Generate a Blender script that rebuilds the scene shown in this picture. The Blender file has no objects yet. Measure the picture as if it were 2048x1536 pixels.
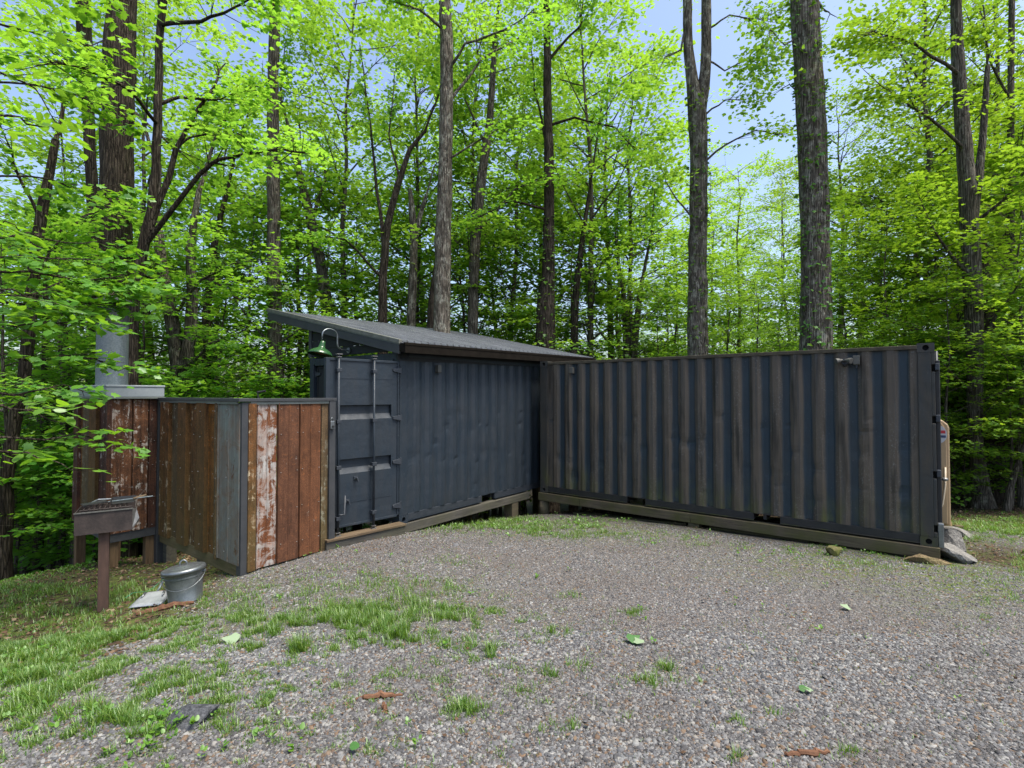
import bpy, math, random
import numpy as np
from mathutils import Vector, Matrix

sc = bpy.context.scene
R_ = math.radians
PI = math.pi

# ------------------------------------------------------------------ camera, sky, sun
CAM_Z, PITCH, FPX = 1.927, 0.02109, 1021.9
cam = bpy.data.cameras.new('camera')
cam.sensor_width = 36.0
cam.lens = 36.0 * FPX / 2048.0
cam.clip_start, cam.clip_end = 0.05, 900.0
camo = bpy.data.objects.new('camera', cam)
sc.collection.objects.link(camo)
camo.location = (0, 0, CAM_Z)
camo.rotation_euler = (PI / 2 + PITCH, 0, 0)
sc.camera = camo

SUN_EL, SUN_AZ = R_(68), R_(118)          # azimuth clockwise from +Y (the view direction)
w = bpy.data.worlds.new('World')
sc.world = w
w.use_nodes = True
wn = w.node_tree
sky = wn.nodes.new('ShaderNodeTexSky')
sky.sky_type = 'NISHITA'
sky.sun_disc = False
sky.sun_elevation = SUN_EL
sky.sun_rotation = SUN_AZ
sky.air_density, sky.dust_density, sky.ozone_density = 1.0, 3.2, 1.4
bg = wn.nodes['Background']
bg.inputs['Strength'].default_value = 0.15
wn.links.new(sky.outputs[0], bg.inputs['Color'])
sl = bpy.data.lights.new('sun', 'SUN')
sl.energy, sl.angle, sl.color = 2.8, R_(26), (1.0, 0.93, 0.82)
so = bpy.data.objects.new('sun', sl)
sc.collection.objects.link(so)
so.rotation_euler = (PI / 2 - SUN_EL, 0, PI - SUN_AZ)
so.location = (0, -5, 30)

sc.view_settings.view_transform = 'Standard'
sc.view_settings.look = 'None'
sc.view_settings.exposure = 1.05
sc.view_settings.gamma = 1.0
sc.view_settings.use_curve_mapping = False
cy = sc.cycles
cy.max_bounces, cy.diffuse_bounces, cy.glossy_bounces = 7, 5, 2
cy.transmission_bounces, cy.transparent_max_bounces = 5, 4
cy.caustics_reflective = cy.caustics_refractive = False

rng = np.random.default_rng(7)
random.seed(7)

# ------------------------------------------------------------------ place geometry helpers
cP, sP = math.cos(PITCH), math.sin(PITCH)
FWD = np.array([0, cP, sP]); UPV = np.array([0, -sP, cP]); RGT = np.array([1.0, 0, 0])
CAM = np.array([0, 0, CAM_Z])

def ray(px, py):
    return FWD + RGT * (px - 1024) / FPX - UPV * (py - 768) / FPX
def at(px, py, Y):
    d = ray(px, py)
    return CAM + d * (Y / d[1])
def proj(P):
    P = np.atleast_2d(P) - CAM
    d = P @ FWD
    return 1024 + FPX * P[:, 0] / d, 768 - FPX * (P @ UPV) / d, d
def on_plane(px, py, P0, n):
    d = ray(px, py)
    return CAM + d * (np.dot(np.array(P0) - CAM, n) / np.dot(d, n))

TH = 0.91983
U = np.array([math.cos(TH), math.sin(TH), 0]); V = np.array([-U[1], U[0], 0])
RN = np.array([5.377, 6.490, 0.0])           # near bottom corner of the long container
RF = RN + 6.058 * V                          # its far bottom corner
L0 = np.array([-1.682, 7.660, -0.01])        # near bottom corner of the roofed container

# ------------------------------------------------------------------ ground height
CP = np.array([
 (0, 0, .47), (0, 2, .30), (2, 3, .20), (-2, 3, .17), (0, 4, .11), (0, 6, -.06), (3, 5, .02), (5.4, 6.3, -.16), (.55, 10., -.40),
 (3, 8, -.24), (-1.7, 7.5, -.13), (.0, 9.2, -.33), (-2.43, 6.7, -.10), (-3.1, 5.8, -.12), (-5.06, 7.4, -.50), (-5.45, 6.8, -.42),
 (-6.8, 7.9, -.75), (-4.2, 5.25, -.28), (-5, 3, -.25), (-3.5, 3.3, .0), (-3.2, 2.2, .12), (-8, 4, -1.0), (-9, 9, -1.5), (-14, 10, -3), (-12, 20, -4.5), (0, 18, -2.5), (0, 35, -4.5),
 (-30, 45, -8), (7.4, 8.4, -.27), (7, 6, -.15), (5, 2.5, .25), (9, 9.5, -.45), (12, 12.3, -.75), (19, 20, .2), (30, 34, 3.0), (10, 22, -1.6), (12, 5, .1), (20, 8, .6),
 (0, -10, .8), (30, -20, 1), (-30, -20, -3), (60, 70, 4), (0, 90, -4), (-70, 80, -10), (120, 0, 3), (-120, 0, -12), (0, -120, 2), (0, 140, -4), (130, 140, 4), (-130, 140, -12), (130, -120, 2), (-130, -120, -8)], float)
def _phi(r): return np.sqrt(r * r + 1.2)
_D = np.linalg.norm(CP[:, None, :2] - CP[None, :, :2], axis=2)
_W = np.linalg.solve(_phi(_D) + 1e-3 * np.eye(len(CP)) * -1, CP[:, 2])
def gz(x, y):
    x = np.asarray(x, float); y = np.asarray(y, float)
    sh = np.broadcast(x, y).shape
    x = np.broadcast_to(x, sh).ravel(); y = np.broadcast_to(y, sh).ravel()
    out = np.zeros(x.size)
    for (cx, cyy, _), wt in zip(CP, _W):
        out += wt * _phi(np.hypot(x - cx, y - cyy))
    return out.reshape(sh) if sh else float(out[0])
def ground_at(px, py):
    d = ray(px, py)
    lo, hi = 0.5, 60.0
    t = lo
    while t < hi:
        P = CAM + d * t
        if P[2] < gz(P[0], P[1]): break
        t += 0.05
    a, b = t - 0.05, t
    for _ in range(20):
        m = (a + b) / 2
        P = CAM + d * m
        if P[2] < gz(P[0], P[1]): b = m
        else: a = m
    return CAM + d * b

# ------------------------------------------------------------------ cheap smooth noise
class VN:
    def __init__(s, seed): s.t = np.random.default_rng(seed).random((256, 256))
    def __call__(s, x, y):
        x = np.asarray(x, float); y = np.asarray(y, float)
        xi = np.floor(x).astype(int); yi = np.floor(y).astype(int)
        fx = x - xi; fy = y - yi
        fx = fx * fx * (3 - 2 * fx); fy = fy * fy * (3 - 2 * fy)
        g = lambda a, b: s.t[a % 256, b % 256]
        return (g(xi, yi) * (1 - fx) + g(xi + 1, yi) * fx) * (1 - fy) + (g(xi, yi + 1) * (1 - fx) + g(xi + 1, yi + 1) * fx) * fy
vn1, vn2, vn3 = VN(1), VN(2), VN(3)

# ------------------------------------------------------------------ object helpers
COL = sc.collection
def link(o, parent=None):
    COL.objects.link(o)
    if parent is not None: o.parent = parent
    return o
def tag(o, label=None, cat=None, group=None, kind=None):
    if label: o['label'] = label
    if cat: o['category'] = cat
    if group: o['group'] = group
    if kind: o['kind'] = kind
    return o
def empty(name, loc=(0, 0, 0), rz=0.0, label=None, cat=None, group=None):
    o = bpy.data.objects.new(name, None)
    o.empty_display_size = 0.2
    link(o)
    o.location = loc
    o.rotation_euler = (0, 0, rz)
    return tag(o, label, cat, group)

def fast_mesh(name, verts, tris, mat=None, smooth=False, matidx=None):
    me = bpy.data.meshes.new(name)
    verts = np.ascontiguousarray(verts, np.float32); tris = np.ascontiguousarray(tris, np.int32)
    k = tris.shape[1]
    me.vertices.add(len(verts)); me.vertices.foreach_set('co', verts.ravel())
    me.loops.add(tris.size); me.loops.foreach_set('vertex_index', tris.ravel())
    me.polygons.add(len(tris))
    me.polygons.foreach_set('loop_start', np.arange(0, tris.size, k, dtype=np.int32))
    me.polygons.foreach_set('loop_total', np.full(len(tris), k, np.int32))
    if smooth: me.polygons.foreach_set('use_smooth', np.ones(len(tris), bool))
    me.update(calc_edges=True)
    me.validate()
    if mat: me.materials.append(mat)
    return me

class MB:
    def __init__(s): s.v, s.f = [], []
    def add(s, vs, fs):
        b = len(s.v)
        s.v += [tuple(map(float, p)) for p in vs]
        s.f += [tuple(b + i for i in f) for f in fs]
        return s
    def box(s, x0, x1, y0, y1, z0, z1):
        return s.add([(x0, y0, z0), (x1, y0, z0), (x1, y1, z0), (x0, y1, z0), (x0, y0, z1), (x1, y0, z1), (x1, y1, z1), (x0, y1, z1)],
                     [(0, 3, 2, 1), (4, 5, 6, 7), (0, 1, 5, 4), (1, 2, 6, 5), (2, 3, 7, 6), (3, 0, 4, 7)])
    def obox(s, c, ax, ay, az, hx, hy, hz):
        c, ax, ay, az = map(np.array, (c, ax, ay, az))
        P = [c + ax * hx * i + ay * hy * j + az * hz * k for k in (-1, 1) for (i, j) in ((-1, -1), (1, -1), (1, 1), (-1, 1))]
        return s.add(P, [(0, 3, 2, 1), (4, 5, 6, 7), (0, 1, 5, 4), (1, 2, 6, 5), (2, 3, 7, 6), (3, 0, 4, 7)])
    def tube(s, pts, rad, n=8, cap=True):
        pts = [np.array(p, float) for p in pts]
        if np.isscalar(rad): rad = [rad] * len(pts)
        base = len(s.v)
        up = None
        for i, p in enumerate(pts):
            t = pts[min(i + 1, len(pts) - 1)] - pts[max(i - 1, 0)]
            t = t / (np.linalg.norm(t) + 1e-9)
            if up is None:
                a = np.array([0, 0, 1.0]) if abs(t[2]) < .9 else np.array([1.0, 0, 0])
            else: a = up
            b = np.cross(t, a); b /= np.linalg.norm(b) + 1e-9
            c = np.cross(b, t); up = c
            for k in range(n):
                an = 2 * PI * k / n
                s.v.append(tuple(p + rad[i] * (math.cos(an) * b + math.sin(an) * c)))
        for i in range(len(pts) - 1):
            for k in range(n):
                k2 = (k + 1) % n
                s.f.append((base + i * n + k, base + i * n + k2, base + (i + 1) * n + k2, base + (i + 1) * n + k))
        if cap:
            s.f.append(tuple(base + k for k in range(n))[::-1])
            s.f.append(tuple(base + (len(pts) - 1) * n + k for k in range(n)))
        return s
    def lathe(s, prof, n=32, c=(0, 0, 0), cap=True):
        base = len(s.v)
        for r, z in prof:
            for k in range(n):
                a = 2 * PI * k / n
                s.v.append((c[0] + r * math.cos(a), c[1] + r * math.sin(a), c[2] + z))
        for i in range(len(prof) - 1):
            for k in range(n):
                k2 = (k + 1) % n
                s.f.append((base + i * n + k, base + i * n + k2, base + (i + 1) * n + k2, base + (i + 1) * n + k))
        if cap:
            s.f.append(tuple(base + k for k in range(n))[::-1])
            s.f.append(tuple(base + (len(prof) - 1) * n + k for k in range(n)))
        return s
    def build(s, name, mat, parent=None, smooth=False, bevel=0.0, seg=2, autosmooth=None):
        me = bpy.data.meshes.new(name)
        me.from_pydata(s.v, [], s.f)
        me.validate()
        if mat: me.materials.append(mat)
        if smooth: me.polygons.foreach_set('use_smooth', [True] * len(me.polygons))
        o = bpy.data.objects.new(name, me)
        link(o, parent)
        if bevel > 0:
            m = o.modifiers.new('bevel', 'BEVEL')
            m.width, m.segments, m.limit_method, m.angle_limit = bevel, seg, 'ANGLE', R_(40)
        if autosmooth:
            me.set_sharp_from_angle(angle=autosmooth)
        return o

# ------------------------------------------------------------------ materials
class NT:
    def __init__(s, name):
        s.m = bpy.data.materials.new(name); s.m.use_nodes = True
        s.t = s.m.node_tree; s.n = s.t.nodes; s.l = s.t.links
        s.p = s.n['Principled BSDF']; s.out = s.n['Material Output']
    def node(s, t, **kw):
        n = s.n.new(t)
        for k, v in kw.items():
            if k in n.inputs.keys(): 
                try: n.inputs[k].default_value = v
                except Exception: pass
            else: setattr(n, k, v)
        return n
    def link(s, a, b): s.l.new(a, b)
    def coord(s, kind='Object', scale=(1, 1, 1), loc=(0, 0, 0)):
        tc = s.node('ShaderNodeTexCoord'); mp = s.node('ShaderNodeMapping')
        mp.inputs['Scale'].default_value = scale; mp.inputs['Location'].default_value = loc
        s.link(tc.outputs[kind], mp.inputs['Vector']); return mp.outputs[0]
    def noise(s, vec, scale, detail=4, rough=.6, dist=0.0):
        n = s.node('ShaderNodeTexNoise'); n.inputs['Scale'].default_value = scale; n.inputs['Detail'].default_value = detail
        n.inputs['Roughness'].default_value = rough; n.inputs['Distortion'].default_value = dist
        if vec is not None: s.link(vec, n.inputs['Vector'])
        return n.outputs['Fac']
    def ramp(s, fac, stops):
        r = s.node('ShaderNodeValToRGB'); e = r.color_ramp.elements
        while len(e) < len(stops): e.new(0.5)
        for i, (p, c) in enumerate(stops):
            e[i].position = p; e[i].color = (c if len(c) == 4 else (*c, 1)) if not np.isscalar(c) else (c, c, c, 1)
        s.link(fac, r.inputs[0]); return r.outputs[0]
    def mix(s, fac, a, b, mode='MIX'):
        m = s.node('ShaderNodeMix'); m.data_type = 'RGBA'; m.blend_type = mode
        for sock, val in ((m.inputs[0], fac), (m.inputs[6], a), (m.inputs[7], b)):
            if hasattr(val, 'is_linked'): s.link(val, sock)
            elif np.isscalar(val): sock.default_value = val
            else: sock.default_value = (*val, 1) if len(val) == 3 else val
        return m.outputs[2]
    def math(s, op, a, b=0.0, c=None):
        m = s.node('ShaderNodeMath'); m.operation = op
        for i, val in enumerate((a, b, c)):
            if val is None: continue
            if hasattr(val, 'is_linked'): s.link(val, m.inputs[i])
            else: m.inputs[i].default_value = val
        return m.outputs[0]
    def bump(s, h, strength=.5, dist=.01):
        b = s.node('ShaderNodeBump'); b.inputs['Strength'].default_value = strength; b.inputs['Distance'].default_value = dist
        s.link(h, b.inputs['Height']); s.link(b.outputs[0], s.p.inputs['Normal']); return b
    def set(s, col=None, rough=None, metal=None, spec=None):
        for key, val in (('Base Color', col), ('Roughness', rough), ('Metallic', metal), ('Specular IOR Level', spec)):
            if val is None: continue
            if hasattr(val, 'is_linked'): s.link(val, s.p.inputs[key])
            elif np.isscalar(val): s.p.inputs[key].default_value = val
            else: s.p.inputs[key].default_value = (*val, 1)
        return s.m

def plain(name, c1, c2, scale=6, rough=.6, metal=0.0, bump=.15, stretch=(1, 1, 1), spec=.4):
    t = NT(name); v = t.coord('Object', stretch)
    n = t.noise(v, scale, 6, .65)
    n2 = t.noise(v, scale * 9, 4, .7)
    f = t.math('ADD', t.math('MULTIPLY', n, .7), t.math('MULTIPLY', n2, .3))
    col = t.ramp(f, [(.3, c1), (.7, c2)])
    t.bump(n2, bump, .004)
    return t.set(col, rough, metal, spec)

def mat_leaf(name, cA, cB, cT, trans=.5):
    """thin leaf: hue per leaf, light passes through"""
    t = NT(name)
    geo = t.node('ShaderNodeNewGeometry')
    oi = t.node('ShaderNodeObjectInfo')
    r = geo.outputs['Random Per Island']
    col = t.mix(r, cA, cB)
    hv = t.node('ShaderNodeHueSaturation')
    hv.inputs['Hue'].default_value = .5
    t.link(t.math('ADD', .5, t.math('MULTIPLY', t.math('SUBTRACT', oi.outputs['Random'], .5), .035)), hv.inputs['Hue'])
    t.link(t.math('ADD', .88, t.math('MULTIPLY', oi.outputs['Random'], .26)), hv.inputs['Value'])
    t.link(col, hv.inputs['Color'])
    tc = t.mix(t.math('MULTIPLY', r, .5), cT, tuple(np.array(cT) * np.array([1.35, 1.1, .9])))
    df = t.node('ShaderNodeBsdfDiffuse'); t.link(hv.outputs[0], df.inputs['Color'])
    tr = t.node('ShaderNodeBsdfTranslucent'); t.link(tc, tr.inputs['Color'])
    gl = t.node('ShaderNodeBsdfGlossy'); gl.inputs['Roughness'].default_value = .45; gl.inputs['Color'].default_value = (.8, .9, .8, 1)
    m1 = t.node('ShaderNodeMixShader'); m1.inputs[0].default_value = trans
    t.link(df.outputs[0], m1.inputs[1]); t.link(tr.outputs[0], m1.inputs[2])
    m2 = t.node('ShaderNodeMixShader'); m2.inputs[0].default_value = .05
    t.link(m1.outputs[0], m2.inputs[1]); t.link(gl.outputs[0], m2.inputs[2])
    t.link(m2.outputs[0], t.out.inputs['Surface'])
    t.n.remove(t.p)
    return t.m

def mat_bark(name, c1, c2, lichen=None, lf=.62):
    t = NT(name); v = t.coord('Object', (5, 5, .9)); v2 = t.coord('Object', (1, 1, 1))
    n = t.noise(v, 3.2, 8, .72, .8)
    vo = t.node('ShaderNodeTexVoronoi'); vo.feature = 'DISTANCE_TO_EDGE'; vo.inputs['Scale'].default_value = 3.4
    t.link(t.coord('Object', (8, 8, .55)), vo.inputs['Vector'])
    fur = t.ramp(vo.outputs['Distance'], [(.0, 0.0), (.16, 1.0)])
    big = t.noise(v2, 2.2, 4, .6)
    col = t.ramp(n, [(.38, c1), (.60, c2)])
    col = t.mix(t.math('MULTIPLY', t.math('SUBTRACT', 1.0, fur), .5), col, tuple(np.array(c1) * .45))
    col = t.mix(t.math('MULTIPLY', t.ramp(big, [(.4, 0.0), (.65, 1.0)]), .5), col, tuple(np.array(c1) * .8))
    if lichen is not None:
        ln = t.noise(t.coord('Object', (1, 1, .5)), 8, 9, .75)
        mk = t.ramp(ln, [(lf - .04, 0.0), (lf + .04, 1.0)])
        col = t.mix(t.math('MULTIPLY', mk, .45), col, lichen)
    t.bump(t.math('ADD', n, t.math('MULTIPLY', fur, .8)), 1.0, .04)
    return t.set(col, .95, 0, .15)

def mat_paint(name, c1, c2, dirt, dirt_amt, rough=.45, moss=False, ribs=False):
    t = NT(name)
    vs = t.coord('Object', (3.0, 3.0, .5)); v = t.coord('Object', (1, 1, 1))
    streak = t.noise(vs, 4, 6, .65)
    cloud = t.noise(v, 1.6, 4, .6)
    speck = t.noise(v, 120, 2, .5)
    col = t.mix(cloud, c1, c2)
    dm = t.ramp(t.math('ADD', t.math('MULTIPLY', streak, .6), t.math('MULTIPLY', cloud, .4)), [(.40, 0.0), (.68, 1.0)])
    col = t.mix(t.math('MULTIPLY', dm, dirt_amt), col, dirt)
    tc = t.node('ShaderNodeTexCoord'); sx = t.node('ShaderNodeSeparateXYZ'); t.link(tc.outputs['Object'], sx.inputs[0])
    if ribs:      # weathering film on the outward rib faces; the sheltered hollows keep the blue paint
        k = t.node('ShaderNodeMapRange'); k.inputs[1].default_value = .036; k.inputs[2].default_value = .022
        t.link(sx.outputs['Y'], k.inputs[0])
        xs = t.coord('Object', (1.4, 1, .22))
        bl = t.noise(xs, 2.2, 4, .65)
        mk = t.math('MULTIPLY', k.outputs[0], t.ramp(bl, [(.28, .7), (.5, 1.0)]))
        mk = t.math('MULTIPLY', mk, t.ramp(t.noise(t.coord('Object', (9, 1, .35), (2, 0, 4)), 2.0, 5, .7), [(.36, .45), (.52, 1.0)]))
        col = t.mix(t.math('MULTIPLY', mk, .95), col, t.mix(streak, (.060, .048, .035), (.102, .083, .062)))
        sp = t.ramp(t.noise(t.coord('Object', (1, 1, .8)), 55, 3, .6), [(.585, 0.0), (.63, 1.0)])
        pat = t.ramp(t.noise(t.coord('Object', (3.3, 1, .5), (3, 0, 0)), 1.7, 2, .5), [(.44, 0.0), (.60, 1.0)])
        col = t.mix(t.math('MULTIPLY', t.math('MULTIPLY', sp, pat), t.math('MULTIPLY', k.outputs[0], .9)), col, (.13, .125, .11))
        blk = t.ramp(t.noise(t.coord('Object', (6, 1, .5), (9, 0, 1)), 1.6, 3, .5), [(.53, 0.0), (.66, .85)])
        col = t.mix(t.math('MULTIPLY', blk, k.outputs[0]), col, (.02, .018, .014))
    if moss:
        zr = t.node('ShaderNodeMapRange'); zr.inputs[1].default_value = .75; zr.inputs[2].default_value = .10
        t.link(sx.outputs['Z'], zr.inputs[0])
        mm = t.math('MULTIPLY', t.math('POWER', zr.outputs[0], 1.6), t.ramp(t.noise(t.coord('Object', (2.4, 2.4, .7), (5, 2, 1)), 2.6, 5, .65), [(.45, 0.0), (.68, 1.0)]))
        col = t.mix(t.math('MULTIPLY', mm, .75), col, (.075, .088, .016))
    sc_ = t.ramp(t.noise(v, 38, 3, .55), [(.69, 0.0), (.71, 1.0)])
    col = t.mix(t.math('MULTIPLY', sc_, .5), col, (.085, .09, .095))
    dent = t.noise(v, 5, 3, .5)
    bh = t.math('ADD', t.math('MULTIPLY', dent, .6), t.math('MULTIPLY', speck, .08))
    t.bump(bh, .8, .025)
    rr = t.ramp(streak, [(.3, rough - .06), (.7, rough + .25)])
    return t.set(col, rr, 0, .35)

def mat_rust(name, base1, base2, paint, amt, seed, olive=.0, tint=1.0):
    t = NT(name)
    sh = (seed * 3.7, seed * 1.3, seed * 2.1)
    v = t.coord('Object', (1, 1, 1), sh); vs = t.coord('Object', (9, 9, .7), sh)
    a = t.noise(vs, 2.6, 8, .75, .4); b = t.noise(v, 3.4, 8, .72, .9); fine = t.noise(v, 90, 3, .6); spot = t.noise(v, 24, 5, .7)
    f = t.math('ADD', t.math('MULTIPLY', a, .5), t.math('MULTIPLY', b, .5))
    b1, b2 = np.array(base1), np.array(base2)
    col = t.ramp(f, [(.36, tuple(b1 * .38)), (.45, tuple(b1)), (.52, tuple((b1 + b2) * .5)), (.60, tuple(b2)), (.70, tuple(b2 * 1.25))])
    col = t.mix(t.ramp(fine, [(.42, .55), (.62, 0.0)]), col, tuple(b1 * .45))
    col = t.mix(t.ramp(spot, [(.58, 0.0), (.68, .55)]), col, tuple(b2 * np.array([1.45, 1.25, .9])))
    pn = t.math('ADD', t.math('MULTIPLY', t.noise(vs, 1.3, 9, .78, .8), .45), t.math('MULTIPLY', t.noise(v, 5.5, 9, .75, 1.2), .55))
    pm = t.ramp(pn, [(.685 - amt, 0.0), (.70 - amt, .5), (.73 - amt, 1.0)])
    stain = t.mix(t.ramp(b, [(.40, .0), (.62, .75)]), paint, tuple(b2 * .9 + np.array(paint) * .18))
    stain = t.mix(t.ramp(a, [(.42, .5), (.56, 0.0)]), stain, tuple(np.array(paint) * .42))
    col = t.mix(t.math('MULTIPLY', pm, .95), col, stain)
    if olive:
        tc = t.node('ShaderNodeTexCoord'); sx = t.node('ShaderNodeSeparateXYZ'); t.link(tc.outputs['Object'], sx.inputs[0])
        zr = t.node('ShaderNodeMapRange'); zr.inputs[1].default_value = 1.7; zr.inputs[2].default_value = .1
        t.link(sx.outputs['Z'], zr.inputs[0])
        col = t.mix(t.math('MULTIPLY', t.math('MULTIPLY', zr.outputs[0], t.ramp(a, [(.35, .2), (.6, 1.0)])), olive), col, (.085, .068, .024))
    h = t.math('ADD', t.math('MULTIPLY', pn, .6), t.math('MULTIPLY', fine, .25))
    t.bump(h, .8, .015)
    return t.set(col, .85, 0.0, .2)

def mat_wood(name, c1, c2, moss=0.0, axis='X'):
    t = NT(name)
    st = {'X': (.6, 9, 9), 'Z': (9, 9, .6), 'Y': (9, .6, 9)}[axis]
    v = t.coord('Object', st); v1 = t.coord('Object')
    n = t.noise(v, 4, 8, .7, .5); b = t.noise(v1, 1.8, 4, .6)
    col = t.ramp(n, [(.33, c1), (.66, c2)])
    if moss:
        mk = t.ramp(t.math('ADD', t.math('MULTIPLY', b, .7), t.math('MULTIPLY', n, .3)), [(.42, 0.0), (.62, 1.0)])
        col = t.mix(t.math('MULTIPLY', mk, moss), col, (.060, .066, .018))
    t.bump(n, .5, .006)
    return t.set(col, .85, 0, .2)

M = {}
M['paint_l'] = mat_paint('container_paint_navy', (.0158, .0251, .0369), (.0230, .0333, .0446), (.0295, .0312, .0333), .5, .40)
M['paint_r'] = mat_paint('container_paint_weathered', (.0114, .0251, .0376), (.0187, .0333, .0456), (.0349, .0321, .0273), .5, .5, moss=True, ribs=True)
M['frame_r'] = mat_paint('container_frame_weathered', (.0230, .0276, .0298), (.0327, .0352, .0333), (.0612, .0503, .0369), .8, .5, moss=True)
M['frame_top'] = plain('mossy_top_rail', (.0210, .0210, .0135), (.0900, .0750, .0525), 9, .9, 0, .6)
M['dark_steel'] = plain('dark_steel', (.0110, .0120, .0136), (.0242, .0250, .0255), 8, .5)
M['hardware'] = plain('door_hardware_paint', (.0195, .0255, .0345), (.0390, .0450, .0540), 14, .45)
M['worn_steel'] = plain('worn_steel', (.10, .10, .10), (.26, .25, .23), 30, .4, .6)
M['boxgrey'] = plain('grey_box_paint', (.055, .055, .05), (.095, .095, .085), 8, .6)
M['gutter'] = plain('grimy_brown_gutter', (.006, .005, .004), (.016, .013, .010), 12, .95, 0, .3, (1, 1, 1), .08)
M['hole'] = plain('casting_hole_shade', (.004, .004, .005), (.008, .008, .009), 10, .9)
M['trim'] = plain('charcoal_trim_paint', (.0283, .0321, .0369), (.0524, .0543, .0580), 5, .55)
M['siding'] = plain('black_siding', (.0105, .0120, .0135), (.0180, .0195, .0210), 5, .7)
M['flash'] = plain('grey_green_flashing', (.09, .105, .098), (.17, .185, .17), 5, .45, .2)
M['rakeflash'] = plain('lichen_grey_flashing', (.075, .078, .058), (.18, .185, .165), 12, .6, .1, .3)
M['galv'] = plain('galvanised_steel', (.12, .135, .145), (.27, .29, .30), 9, .36, .75, .1)
M['flue'] = plain('spangled_flue_steel', (.055, .076, .086), (.165, .195, .210), 46, .45, .3, .1)
M['flue_dark'] = plain('sooty_flue_steel', (.02, .024, .028), (.045, .05, .055), 12, .6, .3)
M['capmetal'] = plain('pale_chimney_cap_metal', (.20, .23, .245), (.31, .34, .355), 5, .5, .2)
M['timber'] = mat_wood('weathered_timber', (.0486, .0402, .0285), (.1347, .1087, .0790), .8)
M['timber_grey'] = mat_wood('grey_painted_timber', (.0426, .0410, .0377), (.1035, .0965, .0834), .3)
M['timber_post'] = mat_wood('stained_post', (.0702, .0445, .0257), (.1755, .1123, .0655), .15, 'Z')
M['sill'] = mat_wood('bare_sill_board', (.0614, .0432, .0271), (.1562, .1134, .0731), .2)
M['skirt'] = mat_wood('mossy_skirt_board', (.0851, .0669, .0334), (.2031, .1582, .0849), .6)
M['bark1'] = mat_bark('dark_furrowed_bark', (.0320, .0240, .0180), (.1240, .1000, .0740))
M['bark2'] = mat_bark('lichen_bark', (.0792, .0680, .0529), (.2741, .2353, .1890), (.6090, .5954, .4788), .55)
M['bark3'] = mat_bark('grey_brown_bark', (.0700, .0600, .0462), (.2100, .1800, .1430), (.3750, .3840, .2970), .58)
M['bark4'] = mat_bark('thin_grey_bark', (.0800, .0680, .0540), (.2200, .1900, .1500))
M['leaf_far'] = mat_leaf('far_leaf', (.0884, .2185, .0210), (.1906, .3515, .0357), (.3348, .5985, .0473), .55)
M['leaf_mid'] = mat_leaf('mid_leaf', (.0791, .2185, .0231), (.1628, .3515, .0357), (.3069, .6175, .0473), .55)
M['leaf_near'] = mat_leaf('near_leaf', (.060, .175, .016), (.130, .300, .026), (.26, .54, .026), .48)
M['leaf_yellow'] = mat_leaf('sun_tinted_leaf', (.0977, .2375, .0147), (.2139, .3610, .0273), (.2883, .4940, .0273), .52)  # yellower green that puts a sunlit look into the right-hand trees
M['ivy'] = mat_leaf('ivy_leaf', (.05, .16, .012), (.12, .27, .02), (.18, .36, .02), .4)
M['grass'] = mat_leaf('grass_blade', (.045, .135, .012), (.165, .235, .036), (.20, .36, .03), .38)
M['weed'] = mat_leaf('weed_leaf', (.06, .17, .015), (.13, .27, .025), (.18, .36, .02), .35)

# ground sheet: gravel / soil and litter / moss, by the mask stored on its points
def mat_ground():
    t = NT('gravel_and_soil')
    v = t.coord('Object')
    at_ = t.node('ShaderNodeVertexColor'); at_.layer_name = 'zone'
    sep = t.node('ShaderNodeSeparateColor'); t.link(at_.outputs['Color'], sep.inputs[0])
    def vor(scale, feature='F1'):
        n = t.node('ShaderNodeTexVoronoi'); n.feature = feature; n.inputs['Scale'].default_value = scale; t.link(v, n.inputs['Vector']); return n
    a = vor(72); b = vor(120); e = vor(72, 'DISTANCE_TO_EDGE')
    sa = t.node('ShaderNodeSeparateColor'); t.link(a.outputs['Color'], sa.inputs[0])
    sb = t.node('ShaderNodeSeparateColor'); t.link(b.outputs['Color'], sb.inputs[0])
    stops = [(0, (.0340, .0342, .0376)), (.3, (.0966, .0961, .1025)), (.55, (.1704, .1658, .1653)), (.72, (.2614, .2519, .2426)), (.80, (.2273, .1492, .0889)), (.86, (.1080, .1083, .1172)), (1, (.3523, .3315, .2981))]
    g1 = t.ramp(sa.outputs[0], stops); g2 = t.ramp(sb.outputs[1], stops)
    g = t.mix(t.ramp(t.noise(v, 30, 2), [(.45, 0.0), (.55, 1.0)]), g1, g2)
    g = t.mix(t.ramp(e.outputs['Distance'], [(.0, .75), (.10, 0.0)]), g, (.014, .013, .012))
    big = t.noise(v, .9, 5, .6)
    g = t.mix(t.ramp(big, [(.35, .35), (.65, 0.0)]), g, (.10, .078, .062))
    s = t.ramp(t.noise(v, 45, 6, .75, .6), [(.3, (.016, .010, .006)), (.5, (.050, .033, .021)), (.68, (.11, .075, .048)), (.8, (.19, .14, .095))])
    s = t.mix(t.ramp(t.noise(v, 3, 5, .6), [(.4, .5), (.6, 0.0)]), s, (.035, .022, .014))
    col = t.mix(sep.outputs[0], s, g)
    moss = t.ramp(t.noise(v, 14, 6, .7), [(.3, (.045, .07, .012)), (.7, (.13, .17, .03))])
    mk = t.math('MULTIPLY', sep.outputs[1], t.ramp(t.noise(v, 7, 6, .7), [(.42, 0.0), (.58, 1.0)]))
    col = t.mix(mk, col, moss)
    h = t.math('ADD', t.math('MULTIPLY', a.outputs['Distance'], -1.0), t.math('MULTIPLY', t.noise(v, 60, 4, .7), .6))
    t.bump(h, .9, .015)
    return t.set(col, .9, 0, .25)
M['ground'] = mat_ground()

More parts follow.
